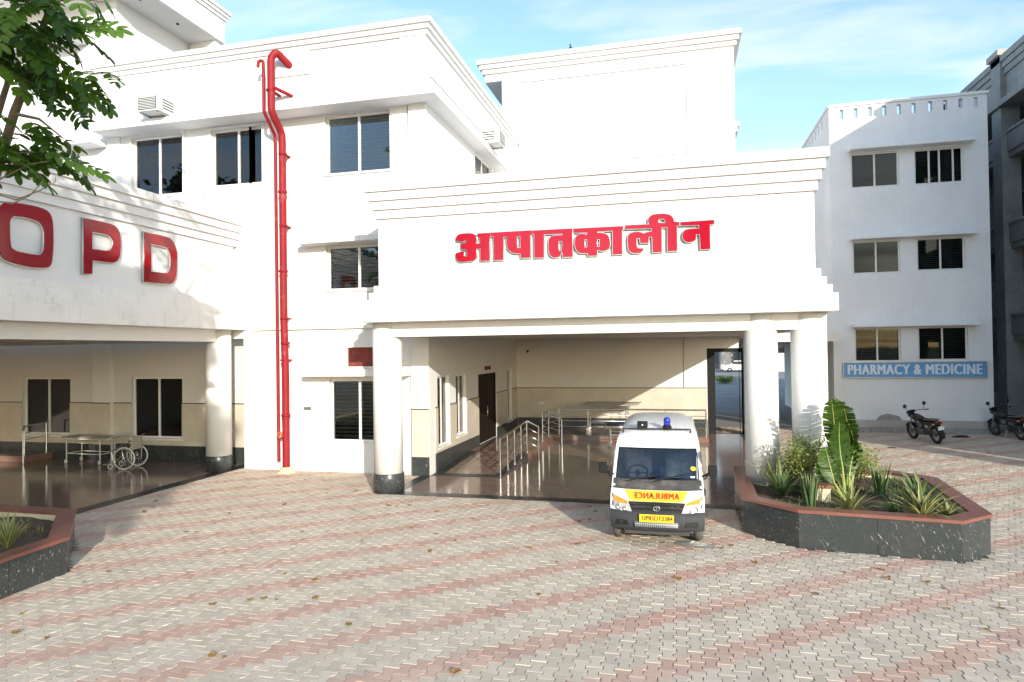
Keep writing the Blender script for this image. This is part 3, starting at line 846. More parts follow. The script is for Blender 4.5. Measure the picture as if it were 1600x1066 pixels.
# double door with a frame, handles and a small sign over it
d = MB(); wbox(d, 'right', -6.06, DOOR[0], DOOR[0] + .07, .17, 2.38, .02, .12); wbox(d, 'right', -6.06, DOOR[1] - .07, DOOR[1], .17, 2.38, .02, .12); wbox(d, 'right', -6.06, DOOR[0] + .07, DOOR[1] - .07, 2.31, 2.38, .022, .118)
door = d.build('door', 'door_wood', hosp)
mid = (DOOR[0] + DOOR[1]) / 2
for a, b in ((DOOR[0] + .072, mid - .004), (mid + .004, DOOR[1] - .072)):
    l_ = MB(); wbox(l_, 'right', -6.06, a, b, .175, 2.305, .05, .095)
    for zz0, zz1 in ((.35, 1.1), (1.25, 2.15)): wbox(l_, 'right', -6.06, a + .12, b - .12, zz0, zz1, .043, .0499)
    l_.build('door_leaf', 'door_wood', door)
h_ = MB(); h_.tube([(-6.09, mid - .06, 1.0), (-6.05, mid - .06, 1.0), (-6.05, mid - .06, 1.3), (-6.09, mid - .06, 1.3)], .012, 6); h_.build('handle', 'steel', door)

# ================================================================== porticos
def portico(name, label, face, c, u0, u1, back, cols, base=True):
    """deep canopy: beam, stepped lower bands, plain fascia, stepped cornice, round columns"""
    if face == 'front': org = ((u0 + u1) / 2, c, 0)
    else: org = (c, (u0 + u1) / 2, 0)
    t = thing(name, label, 'portico', org)
    def slab(nm, out, z0, z1, mat, end0=None, end1=None, depth=None):
        e0 = out if end0 is None else end0; e1 = out if end1 is None else end1
        b = MB(); wbox(b, face, c, u0 - e0, u1 + e1, z0, z1, -out, depth or back, bev=0.006); return b.build(nm, mat, t)
    slab('ceiling', -0.42, 3.53, 3.78, 'soffit_paint', -0.30, -0.30)
    for s0, s1, d0, d1 in ((u0 + .10, u1 - .10, .13, .40), ):
        b = MB(); wbox(b, face, c, s0, s1, 3.46, 3.779, d0, d1, bev=0.006); b.build('beam', 'white_paint', t)
    for s0 in (u0 + .10, u1 - .40):
        b = MB(); wbox(b, face, c, s0, s0 + .30, 3.46, 3.779, .402, back); b.build('beam', 'white_paint', t)
    slab('eaves_block', 0.32, 3.781, 4.11, 'canopy_ledge_paint')
    for k in range(3): slab('lower_band', 0.24 - 0.08 * k, 4.112 + k * 0.158, 4.268 + k * 0.158, 'canopy_ledge_paint')
    slab('fascia', 0.0, 4.588, 6.058, 'white_paint')
    for k in range(4): slab('cornice_band', 0.06 * (k + 1), 6.06 + k * 0.19, 6.248 + k * 0.19, 'white_paint_weathered' if (k == 3 and face == 'right') else 'white_paint')
    for (x, y, r_) in cols:
        cm = MB(); cm.lathe((x, y, 0), [(r_, 0.40), (r_, 3.779)], 40); co = cm.build('column', 'white_paint', t)
        cb = MB(); cb.lathe((x, y, 0), [(r_ + 0.025, 0.0), (r_ + 0.025, 0.415), (r_ + 0.018, 0.425)], 40); cb.build('column_base', 'black_granite', co)
    return t
emergency = portico('entrance_portico', 'white emergency portico with wide stepped canopy on round columns over the ambulance', 'front', 13.40, -6.36, 2.56, 11.58,
                    [(-6.34, 13.77, .325), (1.60, 13.77, .315), (2.48, 13.77, .325)])
outpatient = portico('entrance_portico', 'white outpatient portico with stepped canopy projecting at the left, tree shade on it', 'right', -11.70, 6.0, 15.60, 10.6,
                     [(-11.98, 15.32, .325), (-11.98, 7.2, .325)])
# ---- sign lettering on the two fascias
GLY = [
('aa',[[(-4.53,5.546),(-4.479,5.609),(-4.404,5.627),(-4.179,5.624),(-4.099,5.587),(-4.063,5.52),(-4.07,5.437),(-4.093,5.401),(-3.99,5.395),(-3.989,5.51),(-4.025,5.524),(-4.046,5.561),(-4.045,5.608),(-3.754,5.612),(-3.755,5.533),(-3.785,5.517),(-3.79,5.027),(-3.989,5.03),(-3.985,5.291),(-4.078,5.295),(-4.07,5.236),(-4.072,5.117),(-4.112,5.059),(-4.174,5.036),(-4.449,5.027),(-4.511,5.066),(-4.536,5.127),(-4.537,5.211),(-4.371,5.256),(-4.346,5.249),(-4.35,5.154),(-4.323,5.129),(-4.285,5.139),(-4.278,5.234),(-4.302,5.289),(-4.414,5.312),(-4.419,5.42),(-4.331,5.421),(-4.283,5.455),(-4.299,5.491),(-4.33,5.487),(-4.374,5.459),(-4.506,5.475),(-4.531,5.498)]]),
('pa',[[(-3.741,5.611),(-2.867,5.612),(-2.868,5.531),(-2.91,5.51),(-2.911,5.05),(-3.114,5.051),(-3.112,5.142),(-3.256,5.154),(-3.352,5.2),(-3.405,5.273),(-3.408,5.508),(-3.487,5.512),(-3.493,5.031),(-3.692,5.031),(-3.688,5.512),(-3.712,5.542),(-3.742,5.536)],[(-3.193,5.506),(-3.119,5.502),(-3.114,5.258),(-3.188,5.26)]]),
('ta',[[(-2.854,5.606),(-2.026,5.602),(-2.027,5.026),(-2.229,5.028),(-2.231,5.123),(-2.254,5.134),(-2.295,5.041),(-2.382,5.022),(-2.468,5.043),(-2.52,5.124),(-2.526,5.382),(-2.482,5.456),(-2.415,5.479),(-2.226,5.478),(-2.226,5.507),(-2.618,5.517),(-2.625,5.037),(-2.825,5.04),(-2.824,5.538),(-2.855,5.539)],[(-2.314,5.36),(-2.237,5.356),(-2.239,5.209),(-2.26,5.147),(-2.289,5.149),(-2.317,5.187)]]),
('ka',[[(-2.005,5.597),(-0.998,5.59),(-0.999,5.519),(-1.024,5.51),(-1.027,5.032),(-1.214,5.031),(-1.21,5.512),(-1.515,5.513),(-1.509,5.481),(-1.406,5.478),(-1.316,5.441),(-1.266,5.354),(-1.262,5.212),(-1.295,5.136),(-1.437,5.107),(-1.501,5.14),(-1.527,5.134),(-1.529,5.024),(-1.717,5.029),(-1.716,5.085),(-1.826,5.087),(-1.905,5.101),(-1.969,5.183),(-1.983,5.327),(-1.952,5.443),(-1.873,5.481),(-1.781,5.479),(-1.732,5.451),(-1.716,5.506),(-2.006,5.512)],[(-1.777,5.368),(-1.724,5.366),(-1.727,5.203),(-1.779,5.202)],[(-1.524,5.355),(-1.472,5.352),(-1.474,5.203),(-1.526,5.202)]]),
('lii',[[(-0.963,5.601),(-0.486,5.598),(-0.516,5.67),(-0.484,5.744),(-0.415,5.785),(-0.241,5.793),(-0.106,5.772),(-0.028,5.71),(-0.005,5.62),(0.093,5.605),(0.092,5.542),(0.043,5.535),(0.041,5.046),(-0.14,5.046),(-0.137,5.52),(-0.252,5.521),(-0.254,5.033),(-0.429,5.035),(-0.434,5.347),(-0.496,5.35),(-0.511,5.23),(-0.667,5.235),(-0.678,5.335),(-0.74,5.332),(-0.737,5.159),(-0.7,5.125),(-0.593,5.124),(-0.638,5.052),(-0.701,5.032),(-0.839,5.043),(-0.908,5.11),(-0.917,5.348),(-0.884,5.436),(-0.782,5.462),(-0.669,5.456),(-0.595,5.413),(-0.545,5.442),(-0.445,5.449),(-0.438,5.515),(-0.964,5.53)],[(-0.318,5.658),(-0.292,5.688),(-0.243,5.698),(-0.194,5.682),(-0.17,5.63),(-0.177,5.605),(-0.306,5.613)]]),
('na',[[(0.113,5.6),(0.746,5.606),(0.745,5.537),(0.664,5.524),(0.662,5.05),(0.482,5.049),(0.479,5.341),(0.397,5.349),(0.408,5.288),(0.383,5.227),(0.286,5.195),(0.202,5.212),(0.148,5.277),(0.15,5.378),(0.193,5.445),(0.291,5.46),(0.465,5.46),(0.466,5.525),(0.112,5.537)]]),
('O',[[(9.116,5.762),(9.172,5.857),(9.243,5.914),(9.371,5.935),(9.668,5.955),(9.931,5.951),(10.074,5.913),(10.147,5.807),(10.171,5.631),(10.173,5.254),(10.143,4.948),(10.094,4.852),(9.99,4.817),(9.74,4.795),(9.44,4.817),(9.239,4.862),(9.162,4.922),(9.114,5.068),(9.094,5.439)],[(9.313,5.548),(9.335,5.637),(9.4,5.692),(9.562,5.709),(9.774,5.699),(9.914,5.666),(9.969,5.595),(9.992,5.45),(9.983,5.196),(9.951,5.087),(9.88,5.048),(9.741,5.043),(9.53,5.05),(9.383,5.072),(9.326,5.141)]]),
('P',[[(10.853,5.937),(11.462,5.939),(11.61,5.919),(11.722,5.83),(11.759,5.665),(11.757,5.383),(11.718,5.222),(11.623,5.132),(11.494,5.108),(11.049,5.097),(11.039,4.821),(10.847,4.8)],[(11.044,5.691),(11.461,5.686),(11.552,5.632),(11.579,5.543),(11.542,5.414),(11.458,5.341),(11.042,5.334)]]),
('D',[[(12.427,5.92),(13.088,5.922),(13.271,5.874),(13.386,5.719),(13.42,5.55),(13.403,5.062),(13.332,4.881),(13.169,4.797),(12.408,4.791)],[(12.603,5.677),(13.086,5.674),(13.176,5.619),(13.221,5.488),(13.207,5.178),(13.149,5.077),(13.058,5.05),(12.609,5.042)]]),
]
def outline_mesh(polys, extrude, offset=0.0):
    cu = bpy.data.curves.new('outline', 'CURVE'); cu.dimensions = '2D'; cu.fill_mode = 'BOTH'; cu.extrude = extrude; cu.offset = offset
    cu.bevel_depth = 0.004; cu.bevel_resolution = 1
    for pl in polys:
        sp = cu.splines.new('POLY'); sp.points.add(len(pl) - 1); sp.use_cyclic_u = True
        for i, (x, y) in enumerate(pl): sp.points[i].co = (x, y, 0, 1)
    ob = bpy.data.objects.new('outline', cu)
    COL.objects.link(ob)
    dg = bpy.context.evaluated_depsgraph_get(); dg.update()
    me = bpy.data.meshes.new_from_object(ob.evaluated_get(dg))
    bpy.data.objects.remove(ob); bpy.data.curves.remove(cu)
    return me
def smooth_poly(pl, n=2):
    """round the joints of a traced outline a little (corner cutting only where the turn is gentle)"""
    out = []
    m = len(pl)
    for i in range(m):
        a, b, c = Vector(pl[i - 1]), Vector(pl[i]), Vector(pl[(i + 1) % m])
        d1, d2 = (b - a), (c - b)
        turn = abs(d1.angle_signed(d2, 0.0)) if d1.length > 1e-6 and d2.length > 1e-6 else 0
        if turn < R(62):
            k = min(0.25, 0.25)
            out += [tuple(b - d1 * k), tuple(b + d2 * k)]
        else: out.append(tuple(b))
    return out
def letters(name, label, names, face, redmat, org):
    t = thing(name, label, 'sign', org)
    for nm, polys in GLY:
        if nm not in names: continue
        polys = [smooth_poly(p) for p in polys]
        rotm = Matrix.Rotation(R(90), 4, 'X') if face == 'front' else (Matrix.Rotation(R(90), 4, 'Z') @ Matrix.Rotation(R(90), 4, 'X'))
        lo = None
        for part, ext, off, dep, mt in (('letter', 0.028, 0.010, 0.034, 'letter_trim'), ('letter_face', 0.006, -0.004, 0.072, redmat)):
            me = outline_mesh(polys, ext, off)
            me.materials.clear(); me.materials.append(MATS[mt])
            me.transform(rotm)
            ofs = Vector((0, 13.40 - dep, 0)) if face == 'front' else Vector((-11.70 + dep, 0, 0))
            me.transform(Matrix.Translation(ofs - Vector(org)))
            o = bpy.data.objects.new(part, me); COL.objects.link(o)
            o.parent = t if lo is None else lo
            lo = lo or o
    return t
letters('sign_lettering', 'red Hindi block letters with silver edges on the emergency canopy', ('aa', 'pa', 'ta', 'ka', 'lii', 'na'), 'front', 'red_letter_face', (-1.9, 13.4, 5.3))
letters('sign_lettering', 'large dark red letters OPD with silver edges on the left canopy', ('O', 'P', 'D'), 'right', 'dark_red_letter_face', (-11.7, 11.3, 5.4))

# ================================================================== pipes and units on the hospital facade
pipe = thing('fire_riser', 'tall red fire riser with thin pipe beside it on the white facade', 'pipe', (-9.9, 15.4, 0))
def bend(pts, r, n=6):
    """round the corners of a polyline"""
    pts = [Vector(p) for p in pts]; out = [pts[0]]
    for i in range(1, len(pts) - 1):
        a, b, c = pts[i - 1], pts[i], pts[i + 1]
        ra = min(r, (b - a).length * .45, (c - b).length * .45)
        p, q = b + (a - b).normalized() * ra, b + (c - b).normalized() * ra
        for k in range(n + 1):
            t = k / n
            out.append(p * (1 - t) ** 2 + b * 2 * t * (1 - t) + q * t * t)
    return out + [pts[-1]]
m = MB(); m.tube(bend([(-9.72, 15.34, 10.66), (-9.90, 14.95, 10.91), (-10.02, 14.90, 10.75), (-10.02, 14.90, 9.36), (-10.05, 15.42, 8.95), (-10.05, 15.42, 4.2), (-10.00, 15.40, 2.6), (-10.00, 15.40, 0.12)], .16), .094, 16)
m.build('main_pipe', 'red_pipe_paint', pipe)
m = MB(); m.tube(bend([(-10.36, 14.84, 10.52), (-10.34, 14.84, 10.68), (-10.22, 14.86, 10.68), (-10.21, 14.86, 10.3), (-10.21, 14.86, 9.36), (-10.26, 15.42, 8.92), (-10.26, 15.46, 0.28)], .07), .042, 10)
m.build('thin_pipe', 'red_pipe_paint', pipe)
for z in (9.9, 8.4, 6.5, 4.05, 2.95):
    m = MB(); yy = 14.9 if z > 9.3 else 15.41
    m.lathe((-10.03, yy, z), [(.112, -.025), (.112, .025)], 16); m.box(-10.06, -9.98, yy + .10, 15.30 if z > 9.3 else 15.7, z - .02, z + .02); m.build('pipe_bracket', 'red_pipe_paint', pipe)
for z in (7.4, 5.3, 3.4, 1.5):
    m = MB(); m.lathe((-10.05 if z > 4 else -10.0, 15.42 if z > 4 else 15.40, z), [(.118, -.03), (.118, .03)], 16); m.build('pipe_collar', 'red_pipe_paint', pipe)
m = MB(); m.tube([(-9.90, 14.9, 9.95), (-9.66, 15.30, 9.86)], .045, 10); m.build('branch_pipe', 'red_pipe_paint', pipe)
m = MB(); m.tube([(-10.26, 15.44, 0.95), (-10.0, 15.41, 0.95)], .04, 10); m.lathe((-10.16, 15.36, 0.95), [(.07, -.05), (.075, 0), (.05, .06)], 14, axis='Y'); m.build('pipe_joint', 'dull_steel', pipe)
m = MB(); m.torus((-10.10, 15.27, 1.0), .075, .016, 'Y', 20, 6); m.box(-10.17, -10.03, 15.263, 15.277, .99, 1.01); m.box(-10.11, -10.09, 15.263, 15.277, .93, 1.07); m.tube([(-10.10, 15.27, 1.0), (-10.12, 15.38, .97)], .014, 6); m.build('valve_wheel', 'orange_valve', pipe)
m = MB(); m.lathe((-10.0, 15.40, 0), [(.26, -.01), (.25, .03), (.17, .05), (.16, .14), (.11, .15)], 24); m.build('pipe_footing', 'cream_plaster', pipe)
m = MB(); m.box(-9.63, -9.42, 15.66, 15.699, 1.62, 1.70); tag(m.build('wall_plate', 'dull_steel'), 'small metal plate on the wall right of the red riser', 'plate')

def air_conditioner(label, loc, rz):
    t = thing('air_conditioner', label, 'air conditioner', loc, rz, 'window air conditioners')
    m = MB(); m.box(-.33, .33, -.36, .34, 0, .42, bev=.015); m.build('case', 'ac_white', t, local=True)
    m = MB(); m.box(-.29, .29, -.375, -.361, .04, .38); m.build('back_panel', 'grille_dark', t, local=True)
    for k in range(8):
        m = MB(); m.box(-.285, .285, -.386, -.376, .055 + k * .042, .072 + k * .042); m.build('louvre', 'ac_white', t, local=True)
    for s in (-1, 1):
        for k in range(4):
            m = MB(); x0, x1 = (.331, .336) if s > 0 else (-.336, -.331); m.box(x0, x1, -.18, .22, .10 + k * .075, .13 + k * .075); m.build('side_slot', 'grille_dark', t, local=True)
    for s in (-1, 1):
        m = MB(); m.box(s * .27 - .02, s * .27 + .02, -.30, .36, -.035, -.001); m.build('bracket', 'dull_steel', t, local=True)
    return t
air_conditioner('white window air conditioner in the attic above the curtained window', (-13.62, 15.02, 9.66), 0)
air_conditioner('white window air conditioner on the side wall eaves near the portico', (-5.62, 20.2, 9.66), R(90))

# ================================================================== pharmacy block
ph = thing('pharmacy_building', 'pale three storey pharmacy block with slotted parapet behind the right planter', 'building', (8.2, 26.5, 0))
PX0, PX1, PY0 = 5.62, 10.75, 26.5
PH_WIN = [(6.33, 7.92, 8.91, 10.18), (8.42, 9.98, 8.89, 10.16), (6.33, 7.90, 5.75, 6.95), (8.44, 9.97, 5.78, 6.95), (6.34, 7.86, 2.53, 3.77), (8.42, 9.99, 2.56, 3.77)]
slots = []
for k in range(10):
    x = 5.99 + k * (4.29 / 9) + (0.06 if k > 5 else 0)
    slots.append((x, x + 0.13, 11.50, 11.86))
w = MB(); wall(w, 'front', PY0, PX0, PX1, 0.0, 11.95, 0.22, PH_WIN + slots)
wall(w, 'left', PX0, PY0 + .22, 38.0, 0.0, 11.95, 0.22, [(27.6 + k * .62, 27.75 + k * .62, 11.50, 11.86) for k in range(14)])
wall(w, 'right', PX1, PY0 + .22, 38.0, 0.0, 11.95, 0.22, [(27.6 + k * .62, 27.75 + k * .62, 11.50, 11.86) for k in range(14)])
w.box(PX0 + .22, PX1 - .22, 37.78, 38.0, 0, 11.95)
w.build('wall', 'pharmacy_paint', ph)
w = MB(); w.box(PX0 + .2, PX1 - .2, PY0 + .2, 37.8, 10.75, 10.95); w.build('roof', 'concrete_light', ph)
for a, b, c_, d_ in ((PX0 - .05, PX1 + .05, PY0 - .05, PY0 + .27), (PX0 - .05, PX0 + .27, PY0 + .272, 38.05), (PX1 - .27, PX1 + .05, PY0 + .272, 38.05)):
    w = MB(); w.box(a, b, c_, d_, 11.952, 12.06, bev=.01); w.build('parapet_coping', 'pharmacy_paint', ph)
for k, h in enumerate(PH_WIN):
    window(ph, 'front', PY0, *h, splits=(.5,) if k != 1 else (.31, .52, .80), fmat='worn_white_frame', sill=False, curtains=((0, 1), (2,), (), (), (1,), ())[k], rec=0.06, blind=1.0, slat=0.07, glass='dull_glass')
for z0, z1 in ((10.24, 10.36), (6.98, 7.10), (3.79, 3.91)):
    w = MB(); w.box(6.24, 10.24, 26.08, 26.497, z0, z1, bev=.012); w.build('window_ledge', 'pharmacy_paint', ph)
w = MB(); w.box(5.7, 10.75, 26.12, 26.498, -.01, .16, bev=.012); w.build('plinth', 'bare_render', ph)
w = MB(); w.box(5.7, 10.75, 26.30, 26.497, .161, .42, bev=.012); w.build('plinth', 'concrete_light', ph)
for k in range(7):
    w = MB(); w.box(6.7 + k * .34, 6.72 + k * .34, 26.10, 26.119, 0, .158); w.build('plinth_rib', 'stone_grey', ph)
# bare render patch where the paint has come off
pts = [(7.0, .42)] + [(7.0 + .85 * k / 10, .44 + .20 * math.sin(math.pi * k / 10) ** .7 + random.uniform(-.02, .02)) for k in range(1, 10)] + [(7.85, .42)]
m = MB(); n_ = len(pts); m.add([(x, 26.494, z) for x, z in pts] + [(x, 26.4995, z) for x, z in pts], [tuple(range(n_))] + [(i, (i + 1) % n_, n_ + (i + 1) % n_, n_ + i) for i in range(n_)])
m.build('bare_patch', 'bare_render', ph)

def text_mesh(txt, size, extrude=0.002, offset=0.0, sx=1.0, spacing=1.0):
    cu = bpy.data.curves.new('text', 'FONT'); cu.body = txt; cu.size = size; cu.extrude = extrude; cu.offset = offset; cu.align_x = 'CENTER'; cu.align_y = 'CENTER'; cu.space_character = spacing
    ob = bpy.data.objects.new('text', cu); COL.objects.link(ob)
    dg = bpy.context.evaluated_depsgraph_get(); dg.update()
    me = bpy.data.meshes.new_from_object(ob.evaluated_get(dg))
    bpy.data.objects.remove(ob); bpy.data.curves.remove(cu)
    me.transform(Matrix.Scale(sx, 4, (1, 0, 0)))
    return me
def embolden(me, dx, copies=3, dz=.0005):
    """heavier strokes: side-shifted copies of the letter shapes, each a hair further back"""
    bm = bmesh.new()
    for k in range(copies):
        c_ = me.copy(); c_.transform(Matrix.Translation((dx * (k / (copies - 1) - .5), 0, -dz * k))); bm.from_mesh(c_); bpy.data.meshes.remove(c_)
    bm.to_mesh(me); bm.free(); return me
def text_part(name, me, matname, parent, mtx):
    me.materials.clear(); me.materials.append(MATS[matname]); me.transform(mtx)
    o = bpy.data.objects.new(name, me); COL.objects.link(o); o.parent = parent
    return o
sg = thing('sign_board', 'blue board reading PHARMACY & MEDICINE under the lowest pharmacy windows', 'sign', (8.22, 26.44, 2.23))
m = MB(); m.box(5.94, 10.51, 26.42, 26.494, 1.97, 2.50); m.build('board', 'sign_blue', sg)
m = MB()
for a, b, c_, d_ in ((5.92, 10.53, 1.945, 1.969), (5.92, 10.53, 2.501, 2.525), (5.92, 5.939, 1.97, 2.50), (10.511, 10.53, 1.97, 2.50)): m.box(a, b, 26.405, 26.494, c_, d_)
m.build('board_frame', 'dull_steel', sg)
# letters fitted to the board
me = embolden(text_mesh('PHARMACY & MEDICINE', 0.50, 0.003, 0.0, 1.0, 1.12), .052, 5)
xs = [v.co.x for v in me.vertices]; ys = [v.co.y for v in me.vertices]
me.transform(Matrix.Diagonal((4.32 / (max(xs) - min(xs)), 0.36 / (max(ys) - min(ys)), 1, 1)))
text_part('lettering', me, 'sign_white', sg, Matrix.Translation((0.0, -0.025, 0.0)) @ Matrix.Rotation(R(90), 4, 'X'))

# ================================================================== grey building along the right edge
gb = thing('concrete_building', 'grey unpainted building with balconies in shade at the right edge', 'building', (16, 25, 0))
GX, G0, G1, GH = 12.40, 13.2, 46.0, 14.2
m = MB(); m.box(GX + 1.3, 24.0, G0, G1, 0, 12.9); m.build('wall', 'concrete', gb)
for z in (3.25, 6.75, 10.25):
    m = MB(); m.box(GX + .05, GX + 1.298, G0, G1, z, z + .22); m.build('balcony_slab', 'concrete', gb)
    m = MB(); m.box(GX, GX + .16, G0 + .02, G1, z + .221, z + .95); m.build('balcony_parapet', 'concrete', gb)
    m = MB(); m.box(GX - .05, GX + .20, G0, G1, z + .951, z + 1.03); m.build('parapet_coping', 'concrete_light', gb)
m = MB(); m.box(GX - .30, GX + 1.298, G0 - .3, G1, 12.2, 12.42); m.box(GX, GX + .2, G0, G1, 12.42, 13.45); m.build('roof_edge', 'concrete', gb)
for k in range(3):
    m = MB(); m.box(GX - .06 * (k + 1), GX + .22, G0 - .06 * (k + 1), G1, 13.452 + k * .24, 13.69 + k * .24); m.build('cornice_band', 'concrete', gb)
for k, y in enumerate((13.4, 18.6, 23.8, 29.0, 34.2, 39.4)):
    m = MB(); m.box(GX - .18, GX + .45, y, y + .75, 0, 14.178); m.build('pier', 'concrete', gb)
    m = MB(); m.box(GX - .30, GX + .55, y - .1, y + .85, 14.18, 14.42, bev=.03); m.build('pier_cap', 'concrete_light', gb)
for z in (0.9, 4.2, 7.7):
    for y in (14.8, 17.0, 20.0, 22.2, 25.2, 27.4, 30.4, 32.6, 35.6, 37.8, 41.0):
        f = MB(); wbox(f, 'left', GX + 1.3, y, y + 1.3, z, z + 1.6, -.03, -.001); o = f.build('window', 'concrete_light', gb)
        f = MB(); wbox(f, 'left', GX + 1.3, y + .06, y + 1.24, z + .06, z + 1.54, -.034, -.031); f.build('pane', 'far_dark', o)

# ================================================================== ramp, landing and railings inside the emergency portico
LZ = 0.17
rp = thing('ramp_and_landing', 'granite ramp with dark edges leading up to the low landing before the door', 'ramp', (-5.1, 18, 0))
def sloped(x0, x1, y0, y1, z0, z1, th=0.012):
    return [(x0, y0, z0), (x1, y0, z0), (x1, y1, z1), (x0, y1, z1), (x0, y0, z0 - th), (x1, y0, z0 - th), (x1, y1, z1 - th), (x0, y1, z1 - th)]
QF = [(0, 1, 2, 3), (7, 6, 5, 4), (0, 4, 5, 1), (1, 5, 6, 2), (2, 6, 7, 3), (3, 7, 4, 0)]
m = MB(); m.add([(-6.02, 15.66, 0.012), (-4.22, 15.66, 0.012), (-4.22, 18.70, LZ - .014), (-6.02, 18.70, LZ - .014), (-6.02, 18.70, 0.011), (-4.22, 18.70, 0.011)], [(0, 1, 2, 3), (0, 3, 4), (1, 5, 2), (2, 5, 4, 3), (0, 4, 5, 1)])
m.build('ramp_core', 'border_granite', rp)
zr = lambda y: 0.025 + (LZ - 0.025) * (y - 15.66) / (18.70 - 15.66)
for i in range(4):
    for j in range(8):
        ya, yb = 15.90 + j * .35, 15.90 + (j + 1) * .35 - .012
        xa = -5.76 + i * .335
        m = MB(); m.add(sloped(xa, xa + .323, ya, yb, zr(ya), zr(yb)), QF); m.build('tile', 'floor_granite', rp)
for x0, x1, y0, y1 in ((-6.02, -5.77, 15.67, 18.70), (-4.41, -4.21, 15.67, 18.70), (-5.768, -4.412, 15.67, 15.89)):
    m = MB(); m.add(sloped(x0, x1, y0, y1, zr(y0) + .001, zr(y1) + .001), QF); m.build('edge_strip', 'border_granite', rp)
m = MB(); m.box(-6.02, -4.22, 18.702, 22.55, .011, LZ - .013); m.box(-6.02, 0.98, 22.552, 24.96, .011, LZ - .013); m.build('landing_core', 'step_granite', rp)
for i in range(3):
    for j in range(6):
        m = MB(); xa, ya = -6.0 + i * .59, 18.71 + j * .64; m.box(xa, xa + .586, ya, ya + .636, LZ - .012, LZ); m.build('tile', 'floor_granite', rp)
for i in range(11):
    for j in range(3):
        m = MB(); xa, ya = -6.0 + i * .633, 22.56 + j * .79; m.box(xa, xa + .629, ya, ya + .786, LZ - .012, LZ); m.build('tile', 'floor_granite', rp)
for x0, x1, y0, y1 in ((-4.219, -4.19, 18.72, 22.54), (-4.188, 0.97, 22.52, 22.549)):
    m = MB(); m.box(x0, x1, y0, y1, .012, LZ - .015); m.build('riser', 'step_granite', rp)

def railing(label, paths, zbase, heights, posts, group='steel railings', bars=3):
    """paths: list of top-rail polylines [(x, y, ztop)], posts: (x, y, z0, z1)"""
    p0 = posts[0]
    t = thing('railing', label, 'railing', (p0[0], p0[1], 0), 0, group)
    for pa in paths:
        m = MB(); m.tube(bend(pa, .06), .026, 10); m.build('handrail', 'steel', t)
        for k in range(1, bars + 1):
            m = MB(); m.tube([(x, y, z - k * .20) for x, y, z in pa], .011, 6); m.build('rail_bar', 'steel', t)
    for (x, y, z0, z1) in posts:
        m = MB(); m.tube([(x, y, z0), (x, y, z1)], .022, 10); m.lathe((x, y, z0), [(.045, 0), (.045, .012), (.024, .02)], 12); m.build('post', 'steel', t)
    return t
H_ = 0.90
railing('steel railing along the open side of the granite ramp',
        [[(-4.27, 15.75, zr(15.75) + H_), (-4.27, 18.75, LZ + H_), (-3.92, 18.75, LZ + H_ - .17)]], 0, 0,
        [(-4.27, y, zr(y), zr(y) + H_) for y in (15.75, 16.5, 17.25, 18.0)] + [(-4.27, 18.75, LZ, LZ + H_), (-3.92, 18.75, .012, H_)])
railing('steel railing in front of the landing along the back wall',
        [[(-3.62, 20.95, H_), (-4.25, 20.95, LZ + H_), (-4.25, 22.0, LZ + H_), (-4.05, 22.62, LZ + H_), (0.90, 22.62, LZ + H_)]], 0, 0,
        [(-3.62, 20.95, .012, H_), (-4.25, 20.95, LZ, LZ + H_), (-4.25, 22.0, LZ, LZ + H_), (-4.0, 22.62, LZ, LZ + H_), (-3.0, 22.62, LZ, LZ + H_), (-1.7, 22.62, LZ, LZ + H_), (-.4, 22.62, LZ, LZ + H_), (0.90, 22.62, LZ, LZ + H_)])
# outpatient railing with its step
st = thing('step_block', 'low granite step beside the railing under the left portico', 'step', (-20.2, 15.8, 0))
m = MB(); m.box(-22.0, -18.62, 15.37, 16.24, .011, .17, bev=.01); m.build('step_core', 'step_granite', st)
m = MB(); m.box(-22.0, -18.60, 15.35, 16.245, .171, .20); m.build('step_top', 'floor_granite', st)
railing('steel railing on the low step under the left portico',
        [[(-18.50, 15.20, .97), (-18.78, 15.45, 1.07), (-18.72, 16.12, 1.12)]], 0, 0,
        [(-18.50, 15.20, .012, .97), (-18.78, 15.47, .20, 1.07), (-18.72, 16.12, .20, 1.12)])

